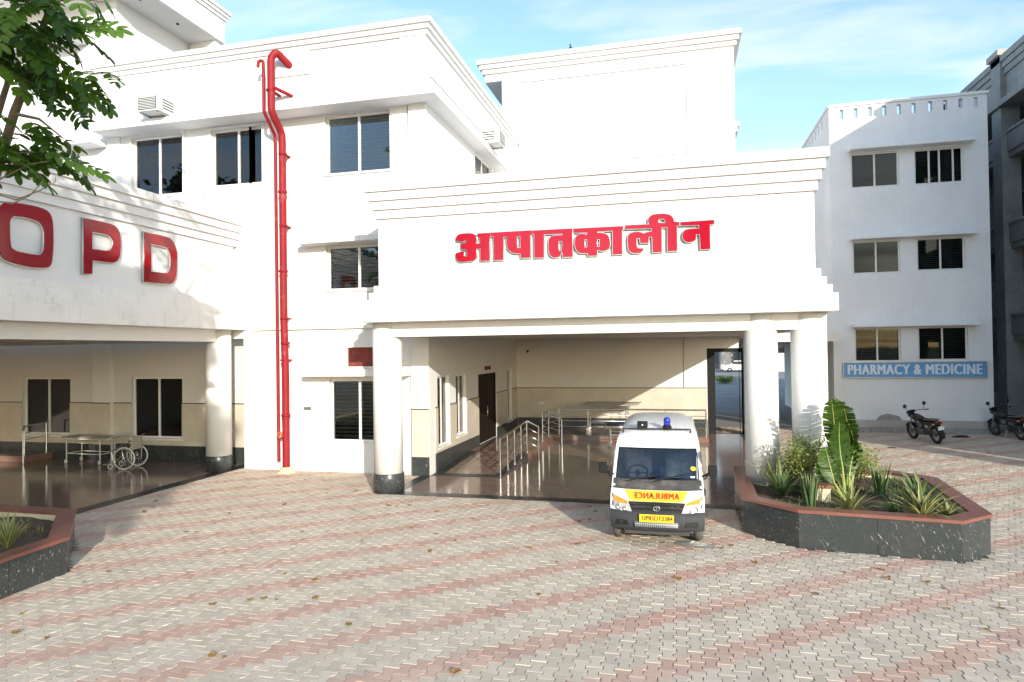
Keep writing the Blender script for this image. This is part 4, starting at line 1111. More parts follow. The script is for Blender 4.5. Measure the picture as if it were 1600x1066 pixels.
# ================================================================== stretchers and wheelchair
def stretcher(label, loc, rz, top='trolley_grey', pad=None, frame='trolley_white', z=.75):
    t = thing('stretcher_trolley', label, 'stretcher', loc, rz, 'patient stretchers')
    B = lambda nm, mt, f: f.build(nm, mt, t, local=True)
    m = MB(); m.box(-.95, .95, -.29, .29, z, z + .035, bev=.012); B('top', top, m)
    if pad:
        m = MB(); m.box(-.90, .90, -.26, .26, z + .036, z + .10, bev=.025); B('mattress', pad, m)
    m = MB(); m.tube(bend([(-.98, -.30, z - .02), (.98, -.30, z - .02), (.98, .30, z - .02), (-.98, .30, z - .02), (-.98, -.28, z - .02)], .06), .016, 8); B('frame', frame, m)
    for sx in (-.78, .62):
        for sy in (-.26, .26):
            m = MB(); m.tube([(sx, sy, .13), (sx, sy, z - .02)], .017, 8); B('leg', frame, m)
            wv = MB(); wv.torus((sx - .03, sy, .065), .048, .017, 'Y', 16, 6); wv.lathe((sx - .03, sy, .065), [(.035, -.012), (.035, .012)], 12, axis='Y'); wv.tube([(sx, sy, .14), (sx - .03, sy, .065)], .012, 6); B('castor', 'wheel_white', wv)
    for sy in (-.26, .26):
        m = MB(); m.tube([(-.78, sy, .30), (.62, sy, .30)], .012, 6); B('lower_rail', frame, m)
        m = MB(); m.tube([(-.78, sy, z - .14), (.62, sy, z - .14)], .009, 6); B('side_rail', frame, m)
    for sx in (-.78, .62):
        m = MB(); m.tube([(sx, -.26, .30), (sx, .26, .30)], .012, 6); B('cross_bar', frame, m)
    m = MB(); m.tube(bend([(.95, -.22, z), (1.08, -.20, z + .06), (1.08, .20, z + .06), (.95, .22, z)], .05), .013, 8); B('push_handle', frame, m)
    return t
stretcher('grey topped stretcher trolley beside the wheelchair under the left portico', (-16.55, 15.70, .011), R(-2)).scale = (.88, .95, 1)
stretcher('high stretcher trolley standing behind the railing at the back wall', (-2.35, 24.1, LZ), R(1), top='trolley_grey', frame='dull_steel', z=.98)
stretcher('stretcher trolley with dark blue mattress partly hidden behind the ambulance', (-1.35, 21.55, .011), R(3), top='trolley_white', pad='mattress_blue', z=.62)

wc = thing('wheelchair', 'folding wheelchair with pale wheels at the end of the grey stretcher', 'wheelchair', (-14.73, 15.20, .011), R(102))
L = lambda nm, mt, f, par=None: f.build(nm, mt, par or wc, local=True)
for s in (-1, 1):
    m = MB(); m.torus((s * .30, 0, .31), .29, .020, 'X', 36, 8); wh = L('wheel', 'wheel_white', m)
    m = MB(); m.torus((s * .345, 0, .31), .25, .009, 'X', 32, 6); L('push_rim', 'steel', m, wh)
    m = MB()
    for k in range(14):
        a = 2 * math.pi * k / 14; m.tube([(s * .30, 0, .31), (s * .30, math.cos(a) * .28, .31 + math.sin(a) * .28)], .003, 4)
    m.lathe((s * .30, 0, .31), [(.03, -.03), (.03, .03)], 10, axis='X'); L('spokes', 'steel', m, wh)
    m = MB(); m.torus((s * .24, .42, .085), .065, .016, 'X', 18, 6); m.tube([(s * .24, .42, .085), (s * .24, .38, .30)], .012, 6); L('castor', 'wheel_white', m)
    m = MB(); m.tube(bend([(s * .23, -.28, .92), (s * .23, -.18, .90), (s * .23, -.16, .22), (s * .23, .36, .26), (s * .23, .40, .50), (s * .23, .05, .68), (s * .23, -.15, .70)], .04), .012, 8); L('side_frame', 'steel', m)
    m = MB(); m.box(s * .25 - .025, s * .25 + .025, -.10, .22, .69, .715, bev=.008); L('armrest', 'black_plastic', m)
    m = MB(); m.tube([(s * .17, .38, .30), (s * .17, .56, .14)], .011, 6); m.box(s * .17 - .07, s * .17 + .07, .52, .66, .12, .135); L('footrest', 'dull_steel', m)
m = MB(); m.box(-.22, .22, -.15, .30, .475, .51, bev=.012); L('seat', 'black_plastic', m)
m = MB(); m.box(-.22, .22, -.185, -.155, .52, .88, bev=.01); L('backrest', 'chair_fabric', m)

# ================================================================== small fittings
m = MB(); m.box(-2.02, -1.78, 24.955, 24.976, 1.02, 1.14, bev=.004)
tag(m.build('switch_board', 'paper_white'), 'white switch board on the marble wainscot of the back wall', 'switch')
m.v = [(x - 3.2, y, z) for x, y, z in m.v]
tag(m.build('switch_board', 'paper_white'), 'white switch board on the back wall near the inner corner', 'switch')
m = MB(); m.box(-6.055, -6.03, 20.55, 21.2, 2.50, 2.62)
tag(m.build('door_sign', 'brick_red'), 'small reddish sign over the dark double door', 'sign')
cc = thing('security_camera', 'small black security camera high on the back wall', 'camera', (-5.6, 24.9, 3.1))
m = MB(); m.box(-.03, .03, .02, .098, -.03, .03); m.build('mount', 'black_plastic', cc, local=True)
m = MB(); m.tube([(0, .03, 0), (.03, -.16, -.07)], .035, 10); m.build('body', 'black_plastic', cc, local=True)
m = MB(); m.lathe((0, 0, 0), [(.028, -.172), (.028, -.160)], 12, axis='Y'); o = m.build('lens', 'lamp_clear', cc, local=True); o.location = (.03, 0, -.07)
bd = thing('bird', 'small dark bird perched on the roof edge of the blank wall', 'bird', (-3.75, 24.95, 14.56))
m = MB(); m.lathe((0, 0, 0), [(.005, -.13), (.03, -.10), (.06, -.02), (.062, .05), (.04, .11), (.01, .14)], 12, axis='Y')
for i, p in enumerate(m.v): m.v[i] = (p[0], p[1] * .8, p[2] + .11 - p[1] * .35)
m.lathe((0, -.10, .20), [(.006, -.045), (.03, -.02), (.034, .01), (.02, .035), (.004, .045)], 10)
m.tube([(0, -.125, .205), (0, -.165, .195)], [.012, .002], 6)
for s in (-1, 1): m.tube([(s * .02, 0, .07), (s * .02, -.01, 0.0)], .005, 4)
m.build('body', 'bird_dark', bd, local=True)

# ================================================================== ambulance
amb = thing('ambulance_van', 'small white ambulance van with yellow bonnet panel and blue beacon facing the camera', 'van', (-0.35, 10.65, 0))
def hw(z):
    pts = [(0.0, .72), (.5, .738), (.95, .735), (1.2, .722), (1.45, .70), (1.6, .675), (1.7, .64), (1.78, .60), (1.9, .56)]
    for (a, b), (c_, d_) in zip(pts, pts[1:]):
        if z <= c_: return b + (d_ - b) * (z - a) / (c_ - a)
    return pts[-1][1]
def curv(y, z): return max(0.0, .13 - max(0, y - .3) * .11)
def sp(y, z, t, out=0.0, drop=0.0):
    """point on the skin: t across from -1 to 1"""
    return (t * hw(z - drop), y + curv(y, z) * abs(t) ** 3 - out, z - drop * abs(t) ** 5 + out * .3)
def skin(name, path, t0, t1, n, mat, parent, out=0.0, drops=None):
    m = MB(); vs = []
    for i, (y, z) in enumerate(path):
        for k in range(n + 1):
            vs.append(sp(y, z, t0 + (t1 - t0) * k / n, out, drops[i] if drops else 0.0))
    fs = [(i * (n + 1) + k, i * (n + 1) + k + 1, (i + 1) * (n + 1) + k + 1, (i + 1) * (n + 1) + k) for i in range(len(path) - 1) for k in range(n)]
    m.add(vs, fs, 0, True)
    return m.build(name, mat, parent, local=True)
AL = lambda nm, mt, f, par=None: f.build(nm, mt, par or amb, local=True)
skin('bumper', [(.10, .235), (.03, .25), (-.01, .29), (-.025, .38), (-.015, .47), (.02, .535), (.06, .55)], -1, 1, 24, 'bumper_grey', amb)
skin('front_panel', [(.045, .52), (.05, .60), (.06, .69), (.10, .765), (.18, .82), (.27, .865), (.305, .876)], -1, 1, 24, 'vehicle_white', amb)
skin('cowl', [(.235, .848), (.27, .865), (.305, .876), (.345, .915), (.40, .953), (.445, .975)], -.965, .965, 16, 'cowl_grey', amb, .006)
WS = [(.445, .975), (.55, 1.085), (.66, 1.20), (.77, 1.315), (.87, 1.42)]
skin('windscreen', WS, -.925, .925, 16, 'windscreen_glass', amb)
skin('windscreen_seal', [(.865, 1.415), (.885, 1.435)], -.925, .925, 12, 'black_plastic', amb, .004)
for s in (-1, 1):
    skin('windscreen_seal', WS, s * .925, s * .905, 1, 'black_plastic', amb, .004)
    skin('pillar', [(.28, .87)] + WS, s * 1.0, s * .92, 2, 'vehicle_white', amb, .002)
ROOF = [(.87, 1.42), (.93, 1.49), (1.02, 1.575), (1.13, 1.635), (1.30, 1.69), (1.6, 1.75), (2.1, 1.805), (2.6, 1.825), (3.1, 1.825), (3.45, 1.80), (3.60, 1.75), (3.66, 1.66), (3.70, 1.2), (3.70, .32)]
DR = [0, .01, .03, .05, .07, .08, .09, .09, .09, .08, .05, .02, 0, 0]
skin('roof', ROOF, -1, 1, 24, 'vehicle_white', amb, 0, DR)
for t in (-.72, -.42, -.12, .18, .48, .75):
    skin('roof_rib', ROOF[3:10], t - .012, t + .012, 1, 'print_grey', amb, 0.0, [d - .004 for d in DR[3:10]])
# sides with wheel arches, sill, doors lines and windows
edge = [(p[0] + curv(*p), p[1] - d) for p, d in zip([(.045, .52), (.06, .69), (.18, .82), (.305, .876), (.445, .975), (.66, 1.20)] + ROOF[:12], [0] * 6 + DR)]
edge.sort()
def ztop(y):
    if y <= edge[0][0]: return edge[0][1]
    for (a, b), (c_, d_) in zip(edge, edge[1:]):
        if y <= c_: return b + (d_ - b) * (y - a) / max(1e-6, c_ - a)
    return edge[-1][1]
WHEELS = (.53, 2.95)
SIDE_WIN = ((.78, 1.28, 1.0, 1.36, 'door_window'), (1.45, 2.3, 1.02, 1.50, 'side_window'), (2.42, 3.4, 1.02, 1.50, 'side_window'))
for s in (-1, 1):
    m = MB(); ny, nz = 72, 18; vs = []
    for i in range(ny + 1):
        y = .175 + (3.66 - .175) * i / ny
        for k in range(nz + 1):
            z = .30 + (ztop(y) - .30) * k / nz
            vs.append((s * hw(z), y, z))
    fs = []
    for i in range(ny):
        y = .175 + (3.66 - .175) * (i + .5) / ny
        for k in range(nz):
            z = .30 + (ztop(y) - .30) * (k + .5) / nz
            if any(a < y < b and c_ < z < d_ for a, b, c_, d_, _ in SIDE_WIN): continue
            if any((y - c_) ** 2 + (z - .27) ** 2 < .32 ** 2 for c_ in WHEELS): continue
            fs.append((i * (nz + 1) + k, (i + 1) * (nz + 1) + k, (i + 1) * (nz + 1) + k + 1, i * (nz + 1) + k + 1))
    m.add(vs, fs, 0, True); AL('side_panel', 'vehicle_white', m)
    for y0, y1, z0, z1, nm in SIDE_WIN:
        m = MB(); q = []
        for z in (z0, (z0 + z1) / 2, z1):
            for y in (y0 - .05, y1 + .05): q.append((s * (hw(z) + .004), y, z + (.04 if z == z1 else -.04 if z == z0 else 0)))
        m.add(q, [(0, 1, 3, 2), (2, 3, 5, 4)]); AL(nm, 'windscreen_glass', m)
    for c_ in WHEELS:
        m = MB(); m.torus((s * .64, c_, .27), .195, .075, 'X', 32, 10)
        for i, p in enumerate(m.v): m.v[i] = (s * .64 + max(-.075, min(.075, (p[0] - s * .64) * 1.25)), p[1], p[2])
        wv = AL('wheel', 'tread_rubber', m)
        m = MB(); m.lathe((s * .665, c_, .27), [(.15, -.02), (.15, .01), (.06, .03 * s)], 20, axis='X'); AL('hub', 'dull_steel', m, wv)
    # mirror
    m = MB(); m.box(s * .885 - .072, s * .885 + .072, .50, .585, 1.045, 1.225, bev=.022); mi_ = AL('mirror', 'black_plastic', m)
    m = MB(); m.tube([(s * .72, .60, 1.02), (s * .82, .55, 1.08)], .018, 8); m.tube([(s * .72, .60, .98), (s * .78, .57, 1.0), (s * .82, .55, 1.10)], .012, 6); AL('mirror_arm', 'black_plastic', m, mi_)
    m = MB(); m.box(s * .752 - .02, s * .752 + .02, .52, .60, .72, .83, bev=.012); AL('side_marker', 'black_plastic', m)
m = MB(); m.box(-.70, .70, .12, 3.60, .26, .30); AL('underbody', 'far_dark', m)
m = MB(); m.box(-.50, .50, .16, .24, .16, .26); AL('radiator_guard', 'far_dark', m)
# grille with bars and the oval emblem
def patch(pts, off, n=1):
    """thin raised panel on the nose from (x, z) points"""
    m = MB(); q = []
    for o in (off, off - .012):
        for x, z in pts:
            t = x / hw(z); path = [(.045, .52), (.05, .60), (.06, .69), (.10, .765), (.18, .82), (.27, .865), (.30, .874)]
            if z <= path[0][1]: y = path[0][0] - (path[0][1] - z) * .35 if z > .3 else -.02
            else:
                y = path[-1][0]
                for (a, b), (c_, d_) in zip(path, path[1:]):
                    if z <= d_: y = a + (c_ - a) * (z - b) / (d_ - b); break
            q.append((x, y + .13 * abs(t) ** 3 - o, z + o * .35))
    k = len(pts)
    m.add(q, [tuple(range(k)), tuple(range(2 * k - 1, k - 1, -1))] + [(i, k + i, k + (i + 1) % k, (i + 1) % k) for i in range(k)])
    return m
gr = AL('grille', 'black_plastic', patch([(-.46, .69), (-.25, .695), (0, .697), (.25, .695), (.46, .69), (.39, .53), (.2, .525), (0, .523), (-.2, .525), (-.39, .53)], .010))
for k, z in enumerate((.66, .605, .55)):
    AL('grille_bar', 'grille_dark' if k != 1 else 'bumper_grey', patch([(-.42 + .02 * k, z + .012), (0, z + .014), (.42 - .02 * k, z + .012), (.42 - .02 * k, z - .012), (0, z - .010), (-.42 + .02 * k, z - .012)], .022), gr)
for sx in (-.30, -.22, .24, .33):
    AL('grille_slot', 'grille_dark', patch([(sx - .03, .645), (sx + .03, .645), (sx + .03, .62), (sx - .03, .62)], .016), gr)
m = MB(); m.torus((0, .018, .605), .036, .006, 'Y', 24, 6)
for i, p in enumerate(m.v): m.v[i] = (p[0] * 1.35, p[1], p[2])
m.box(-.034, .034, .012, .022, .617, .624); m.box(-.005, .005, .013, .021, .578, .618)
em = AL('emblem', 'dull_steel', m, gr)
for s in (-1, 1):
    pl = [(.70, .775), (.445, .692), (.375, .505), (.55, .53), (.685, .60)]
    hl = AL('headlight', 'lamp_clear', patch([(s * x, z) for x, z in pl], .016))
    AL('turn_signal', 'lamp_amber', patch([(s * x, z) for x, z in [(.690, .760), (.468, .690), (.45, .640), (.672, .672)]], .022), hl)
    for cx, cz, r_ in ((.60, .60, .048), (.49, .575, .045)):
        m = MB(); yy = .055 + .13 * (cx / .738) ** 3
        m.lathe((s * cx, yy - .02, cz), [(r_, .012), (r_ * .92, -.006), (r_ * .5, .004), (.006, .006)], 20, axis='Y'); AL('reflector', 'steel', m, hl)
    AL('headlight_rim', 'black_plastic', patch([(s * x, z) for x, z in [(.712, .782), (.695, .775), (.682, .60), (.70, .60)]], .018), hl)
    fg = AL('fog_lamp_recess', 'black_plastic', patch([(s * x, z) for x, z in [(.64, .40), (.46, .40), (.44, .33), (.62, .32)]], .030))
    m = MB(); m.lathe((s * .55, -.005 + .13 * (.55 / .73) ** 3, .365), [(.036, .01), (.036, -.03), (.02, -.035)], 16, axis='Y'); AL('fog_lamp', 'grille_dark', m, fg)
lg = AL('lower_grille', 'far_dark', patch([(-.36, .40), (0, .405), (.36, .40), (.33, .31), (0, .305), (-.33, .31)], .036))
for k in range(22):
    x = -.325 + k * .030
    AL('mesh_bar', 'dull_steel', patch([(x, .388), (x + .010, .388), (x + .010, .322), (x, .322)], .040), lg)
AL('mesh_bar', 'dull_steel', patch([(-.33, .362), (0, .366), (.33, .362), (.33, .352), (0, .356), (-.33, .352)], .044), lg)
# decals, plate and print
m = MB(); vs = []
rows = [(.0625, .70), (.082, .733), (.10, .765), (.14, .7925), (.17, .814), (.20, .830), (.225, .8425)]
for i, (y, z) in enumerate(rows):
    f = i / (len(rows) - 1)
    for k in range(17):
        x = -(.42 + .10 * f) + (.83 + .19 * f) * k / 16
        vs.append(sp(y, z, x / hw(z), .006))
m.add(vs, [(i * 17 + k, i * 17 + k + 1, (i + 1) * 17 + k + 1, (i + 1) * 17 + k) for i in range(len(rows) - 1) for k in range(16)], 0, True)
AL('bonnet_decal', 'decal_yellow', m)
def on_nose(me, z0, zc, off, parent, mat, name, mirror=False):
    for v in me.vertices:
        x = -v.co.x if mirror else v.co.x
        z = zc + v.co.y
        q = patch([(x, z), (x, z), (x, z)], off).v[0]
        v.co = Vector((q[0], q[1] - v.co.z * .5, q[2]))
    me.materials.clear(); me.materials.append(MATS[mat])
    o = bpy.data.objects.new(name, me); COL.objects.link(o); o.parent = parent
    return o
on_nose(embolden(text_mesh('AMBULANCE', .112, 0.0, 0.0, 1.0, 1.12), .007, 3, .0008), 0, .772, .024, amb, 'print_red', 'bonnet_lettering', True)
pt = MB(); pt.box(-.265, .265, -.058, -.046, .405, .525, bev=.003); np_ = AL('number_plate', 'plate_yellow', pt)
text_part('plate_lettering', embolden(text_mesh('UP85DT2384', .098, .001, 0.0, .80, 1.10), .006, 3), 'print_black', np_, Matrix.Translation((0.012, -.0605, .465)) @ Matrix.Rotation(R(90), 4, 'X'))
me = text_mesh('HOSPITAL & MEDICAL COLLEGE', .052, 0.0, 0.001, 1.15, 1.1)
for v in me.vertices:
    u = v.co.y / .052
    yy, zz_ = .925 + .030 * u, 1.485 + .036 * u
    q = sp(yy, zz_, v.co.x / hw(zz_), .010); v.co = Vector(q)
me.materials.clear(); me.materials.append(MATS['print_grey']); o = bpy.data.objects.new('header_lettering', me); COL.objects.link(o); o.parent = amb
# wipers
for a, b in (((-.50, .39, .955), (-.02, .47, 1.03)), ((-.08, .385, .95), (.44, .49, 1.06))):
    m = MB(); m.tube([a, ((a[0] + b[0]) / 2, (a[1] + b[1]) / 2 - .03, (a[2] + b[2]) / 2 + .012), b], .009, 6); m.tube([((a[0] + b[0]) / 2 - .12, (a[1] + b[1]) / 2, (a[2] + b[2]) / 2 - .005), (b[0] + .08, b[1] + .012, b[2] + .022)], .006, 5); AL('wiper', 'black_plastic', m)
# roof bar with siren speaker and beacon
m = MB(); m.tube(bend([(-.60, 1.30, 1.60), (-.60, 1.24, 1.715), (.56, 1.24, 1.715), (.56, 1.30, 1.60)], .02), .014, 8); AL('roof_bar', 'grille_dark', m)
for s in (-.62, .58):
    m = MB(); m.box(s - .05, s + .05, 1.28, 1.33, 1.575, 1.60); AL('bar_foot', 'dull_steel', m)
m = MB(); m.box(-.35, -.17, 1.22, 1.36, 1.728, 1.84, bev=.015); sr_ = AL('siren_speaker', 'black_plastic', m)
m = MB(); m.lathe((-.26, 1.212, 1.785), [(.016, .006), (.016, -.004)], 12, axis='Y'); AL('speaker_horn', 'lamp_clear', m, sr_)
m = MB(); m.lathe((.165, 1.27, 1.725), [(.078, 0), (.078, .03), (.066, .05)], 24); bc = AL('beacon', 'black_plastic', m)
m = MB(); m.lathe((.165, 1.27, 1.775), [(.060, 0), (.060, .10), (.052, .13), (.03, .145), (.005, .15)], 24); AL('beacon_dome', 'beacon_blue', m, bc)
# cabin seen through the windscreen
m = MB(); m.box(-.66, .66, .50, .74, .78, .965, bev=.03); m.box(-.66, .66, .46, .50, .70, .95); AL('dashboard', 'grille_dark', m)
m = MB(); m.box(-.70, .70, .48, 3.5, .44, .47); AL('cabin_floor', 'grille_dark', m)
m = MB(); m.torus((0, 0, 0), .17, .016, 'Z', 28, 8); m.tube([(-.16, 0, 0), (.16, 0, 0)], .014, 6); m.tube([(0, 0, 0), (0, -.16, 0)], .014, 6); m.lathe((0, 0, 0), [(.05, -.02), (.05, .015)], 12)
st_ = AL('steering_wheel', 'black_plastic', m); st_.location = (-.33, .80, 1.02); st_.rotation_euler = (R(38), 0, 0)
for x in (-.34, .36):
    m = MB(); m.box(x - .24, x + .24, 1.02, 1.48, .62, .74, bev=.04); se = AL('seat', 'seat_wrap', m)
    m = MB(); m.box(x - .23, x + .23, 1.30, 1.42, .72, 1.30, bev=.05); AL('seat_back', 'seat_wrap', m, se)
    m = MB(); m.box(x - .13, x + .13, 1.31, 1.40, 1.305, 1.42, bev=.04); AL('head_rest', 'seat_wrap', m, se)
m = MB(); wall(m, 'front', 1.56, -.66, .66, .46, 1.58, .03, [(-.22, .22, 1.0, 1.40)]); AL('partition', 'cabin_cream', m)
m = MB(); m.lathe((-.02, .88, .96), [(.06, 0), (.06, .16), (.025, .20), (.025, .24)], 14); AL('bottle', 'bottle_blue', m)
m = MB(); m.box(-.13, .12, .86, 1.0, .90, 1.02, bev=.04); AL('cloth_bundle', 'bottle_blue', m)
q = sp(.60, 1.14, .80, .010); m = MB(); m.lathe((0, 0, 0), [(.045, 0), (.045, .004)], 20); o = AL('round_sticker', 'sticker_yellow', m); o.location = q; o.rotation_euler = (R(46), 0, R(12))
q = sp(.485, 1.02, .78, .012); m = MB(); m.box(-.035, .035, 0, .006, -.014, .014); o = AL('paper_sticker', 'paper_white', m); o.location = q

# ================================================================== planters
def offset_poly(poly, d):
    out = []; n = len(poly)
    for i in range(n):
        a, b, c_ = Vector(poly[i - 1]), Vector(poly[i]), Vector(poly[(i + 1) % n])
        e1, e2 = (b - a).normalized(), (c_ - b).normalized()
        n1, n2 = Vector((-e1.y, e1.x)), Vector((-e2.y, e2.x))
        k = (n1 + n2); k = k / max(.3, k.dot(n1))
        out.append(tuple(b + k * d))
    return out
def ccw(p): return p if sum((p[i][0] * p[(i + 1) % len(p)][1] - p[(i + 1) % len(p)][0] * p[i][1]) for i in range(len(p))) > 0 else p[::-1]
def planter(label, poly, h, cw=0.24):
    poly = ccw(poly); n = len(poly)
    cx, cy = sum(p[0] for p in poly) / n, sum(p[1] for p in poly) / n
    t = thing('planter', label, 'planter', (cx, cy, 0), 0, 'granite planters')
    core, inner = offset_poly(poly, .03), offset_poly(poly, cw)
    outer = offset_poly(poly, -.03)
    inn2 = offset_poly(poly, cw + .01)
    for i in range(n):
        a, b = Vector(core[i]), Vector(core[(i + 1) % n]); c_, d_ = Vector(inn2[i]), Vector(inn2[(i + 1) % n])
        m = MB(); m.prism([tuple(a), tuple(b), tuple(d_), tuple(c_)], -.01, h - .05); m.build('planter_wall', 'cream_plaster', t)
        o0, o1 = Vector(poly[i]), Vector(poly[(i + 1) % n])
        k = max(1, round((o1 - o0).length / 1.05))
        for j in range(k):
            p, q = o0.lerp(o1, j / k + (.0012 if j else 0)), o0.lerp(o1, (j + 1) / k - (.0012 if j < k - 1 else 0))
            r_, s_ = a.lerp(b, j / k + (.0012 if j else 0)), a.lerp(b, (j + 1) / k - (.0012 if j < k - 1 else 0))
            m = MB(); m.prism([tuple(p), tuple(q), tuple(s_), tuple(r_)], -.012, h - .0495); m.build('cladding_panel', 'black_granite', t)
        u0, u1, w0, w1 = Vector(outer[i]), Vector(outer[(i + 1) % n]), Vector(inner[i]), Vector(inner[(i + 1) % n])
        k = max(1, round((u1 - u0).length / 1.5))
        for j in range(k):
            f0, f1 = j / k + (.001 if j else 0), (j + 1) / k - (.001 if j < k - 1 else 0)
            m = MB(); m.prism([tuple(u0.lerp(u1, f0)), tuple(u0.lerp(u1, f1)), tuple(w0.lerp(w1, f1)), tuple(w0.lerp(w1, f0))], h - .048, h); m.build('coping', 'coping_granite', t)
    # soil, slightly mounded
    m = MB(); N = 26
    xs = [p[0] for p in inner]; ys = [p[1] for p in inner]
    vs = []; idx = {}
    for i in range(N + 1):
        for j in range(N + 1):
            x, y = min(xs) + (max(xs) - min(xs)) * i / N, min(ys) + (max(ys) - min(ys)) * j / N
            idx[i, j] = len(vs); vs.append((x, y, h - .13 + random.uniform(-.025, .035)))
    big = offset_poly(poly, cw - .08)
    fs = [(idx[i, j], idx[i + 1, j], idx[i + 1, j + 1], idx[i, j + 1]) for i in range(N) for j in range(N)
          if all(inpoly(vs[idx[a, b]][0], vs[idx[a, b]][1], big) for a, b in ((i, j), (i + 1, j), (i + 1, j + 1), (i, j + 1)))]
    m.add(vs, fs, 0, True)
    bed = offset_poly(poly, cw - .02)
    m.add([(x, y, h - .16) for x, y in bed], [tuple(range(len(bed)))])
    m.build('soil', 'soil', t)
    return t
pr_ = planter('granite planter with red coping around the two right columns', PLANTER_R, .60)
planter('granite planter with red coping at the left edge', PLANTER_L, .52)
pd = thing('pedestal', 'cream pedestal with red stone cap in the right planter', 'pedestal', (2.36, 12.45, .45))
m = MB(); m.box(2.20, 2.50, 12.20, 12.95, .40, .72, bev=.01); m.build('body', 'cream_plaster', pd)
m = MB(); m.box(2.15, 2.55, 12.15, 13.0, .721, .765, bev=.006); m.build('cap', 'coping_granite', pd)

# ================================================================== plants
def blade_mesh(name, length, width, curl, segs=8, fold=.25, tip=1.0, yellow=False, twist=0.0):
    """one strap leaf growing up +Z and curling towards +Y; optional pale margins"""
    vs, fs, mi, tn = [], [], [], []
    x = y = z = 0.0; a = R(90)
    for i in range(segs + 1):
        s = i / segs
        w = width * (0.55 + .9 * s * (1 - s) * 1.3) * max(0.02, 1 - s ** 3 * tip)
        nx, nz = math.sin(a), math.cos(a)
        for k in (-1, -.62, 0, .62, 1):
            vs.append((k * w / 2, y - abs(k) * 0 + math.cos(a) * 0 + nx * fold * w * abs(k) * -.5, z + nz * fold * w * abs(k) * .5)); tn.append(.15 + .6 * s)
        y += math.cos(a) * length / segs; z += math.sin(a) * length / segs
        a -= curl / segs * (0.4 + 1.2 * s)
    for i in range(segs):
        for k in range(4):
            fs.append((i * 5 + k, i * 5 + k + 1, (i + 1) * 5 + k + 1, (i + 1) * 5 + k)); mi.append(1 if (yellow and k in (0, 3)) else 0)
    me = bpy.data.meshes.new(name); me.from_pydata(vs, [], fs)
    me.materials.append(MATS['blade_leaf']); me.materials.append(MATS['yellow_blade'])
    me.polygons.foreach_set('material_index', mi); me.polygons.foreach_set('use_smooth', [True] * len(fs))
    at = me.attributes.new('tint', 'FLOAT', 'POINT'); at.data.foreach_set('value', tn); me.update()
    return me
def blade_plant(name, label, cat, loc, n, length, width, curl, lean, yellow=False, fold=.25, upright=False):
    t = thing(name, label, cat, loc)
    meshes = [blade_mesh('leaf', length * f, width, curl * g_, yellow=yellow, fold=fold) for f, g_ in ((1, 1), (.86, 1.25), (.72, .7), (.93, .85))]
    for i in range(n):
        o = bpy.data.objects.new('leaf', meshes[i % 4]); COL.objects.link(o); o.parent = t
        az = i * 2.39996 + random.uniform(-.3, .3); ring = (i / n) ** .6
        o.rotation_euler = Euler((-lean * ring + random.uniform(-.08, .08), random.uniform(-.12, .12), az), 'XYZ')
        rr = (.10 if upright else .035) * ring
        o.location = (-math.sin(az) * rr, math.cos(az) * rr, 0)
        o.scale = (1, 1, random.uniform(.8, 1.1))
    return t
Zs = .47
blade_plant('spiky_plant', 'fountain of narrow green leaves at the left column of the planter', 'plant', (1.78, 12.55, Zs), 34, .78, .05, R(70), R(48))
blade_plant('spiky_plant', 'taller yellow green spiky plant behind the left fountain plant', 'plant', (1.75, 13.05, Zs), 26, .90, .05, R(55), R(35), yellow=True)
blade_plant('snake_plant', 'upright grey green snake plant next to the cream pedestal', 'plant', (2.10, 11.80, Zs), 26, .66, .055, R(12), R(9), fold=.5, upright=True)
blade_plant('spiky_plant', 'low spiky plant at the foot of the banana-like palm', 'plant', (2.68, 11.62, Zs), 38, .60, .04, R(55), R(62), yellow=True)
blade_plant('spiky_plant', 'small dark spiky plant on the bare soil', 'plant', (3.28, 11.52, Zs), 30, .42, .045, R(70), R(60))
blade_plant('agave_plant', 'large agave with broad cream edged leaves at the front coping', 'plant', (3.58, 11.25, Zs), 26, .68, .085, R(48), R(52), yellow=True, fold=.5)
blade_plant('agave_plant', 'dark green agave behind the cream edged one', 'plant', (3.80, 12.10, Zs), 26, .74, .085, R(45), R(50), fold=.5)
blade_plant('agave_plant', 'small cream edged agave near the right corner coping', 'plant', (4.02, 11.55, Zs), 14, .42, .06, R(70), R(60), yellow=True, fold=.5)
blade_plant('snake_plant', 'dark upright snake plant in the middle of the planter', 'plant', (3.42, 12.85, Zs), 24, .68, .06, R(14), R(12), fold=.5, upright=True)
blade_plant('spiky_plant', 'green spiky plant at the back coping of the right planter', 'plant', (4.15, 13.4, Zs), 16, .50, .06, R(50), R(45))
blade_plant('spiky_plant', 'spiky striped plant in the left planter', 'plant', (-9.35, 7.45, .40), 26, .58, .05, R(45), R(38), yellow=True)
blade_plant('spiky_plant', 'second spiky plant partly outside the left edge of the photo', 'plant', (-9.75, 7.75, .40), 18, .50, .045, R(60), R(48))

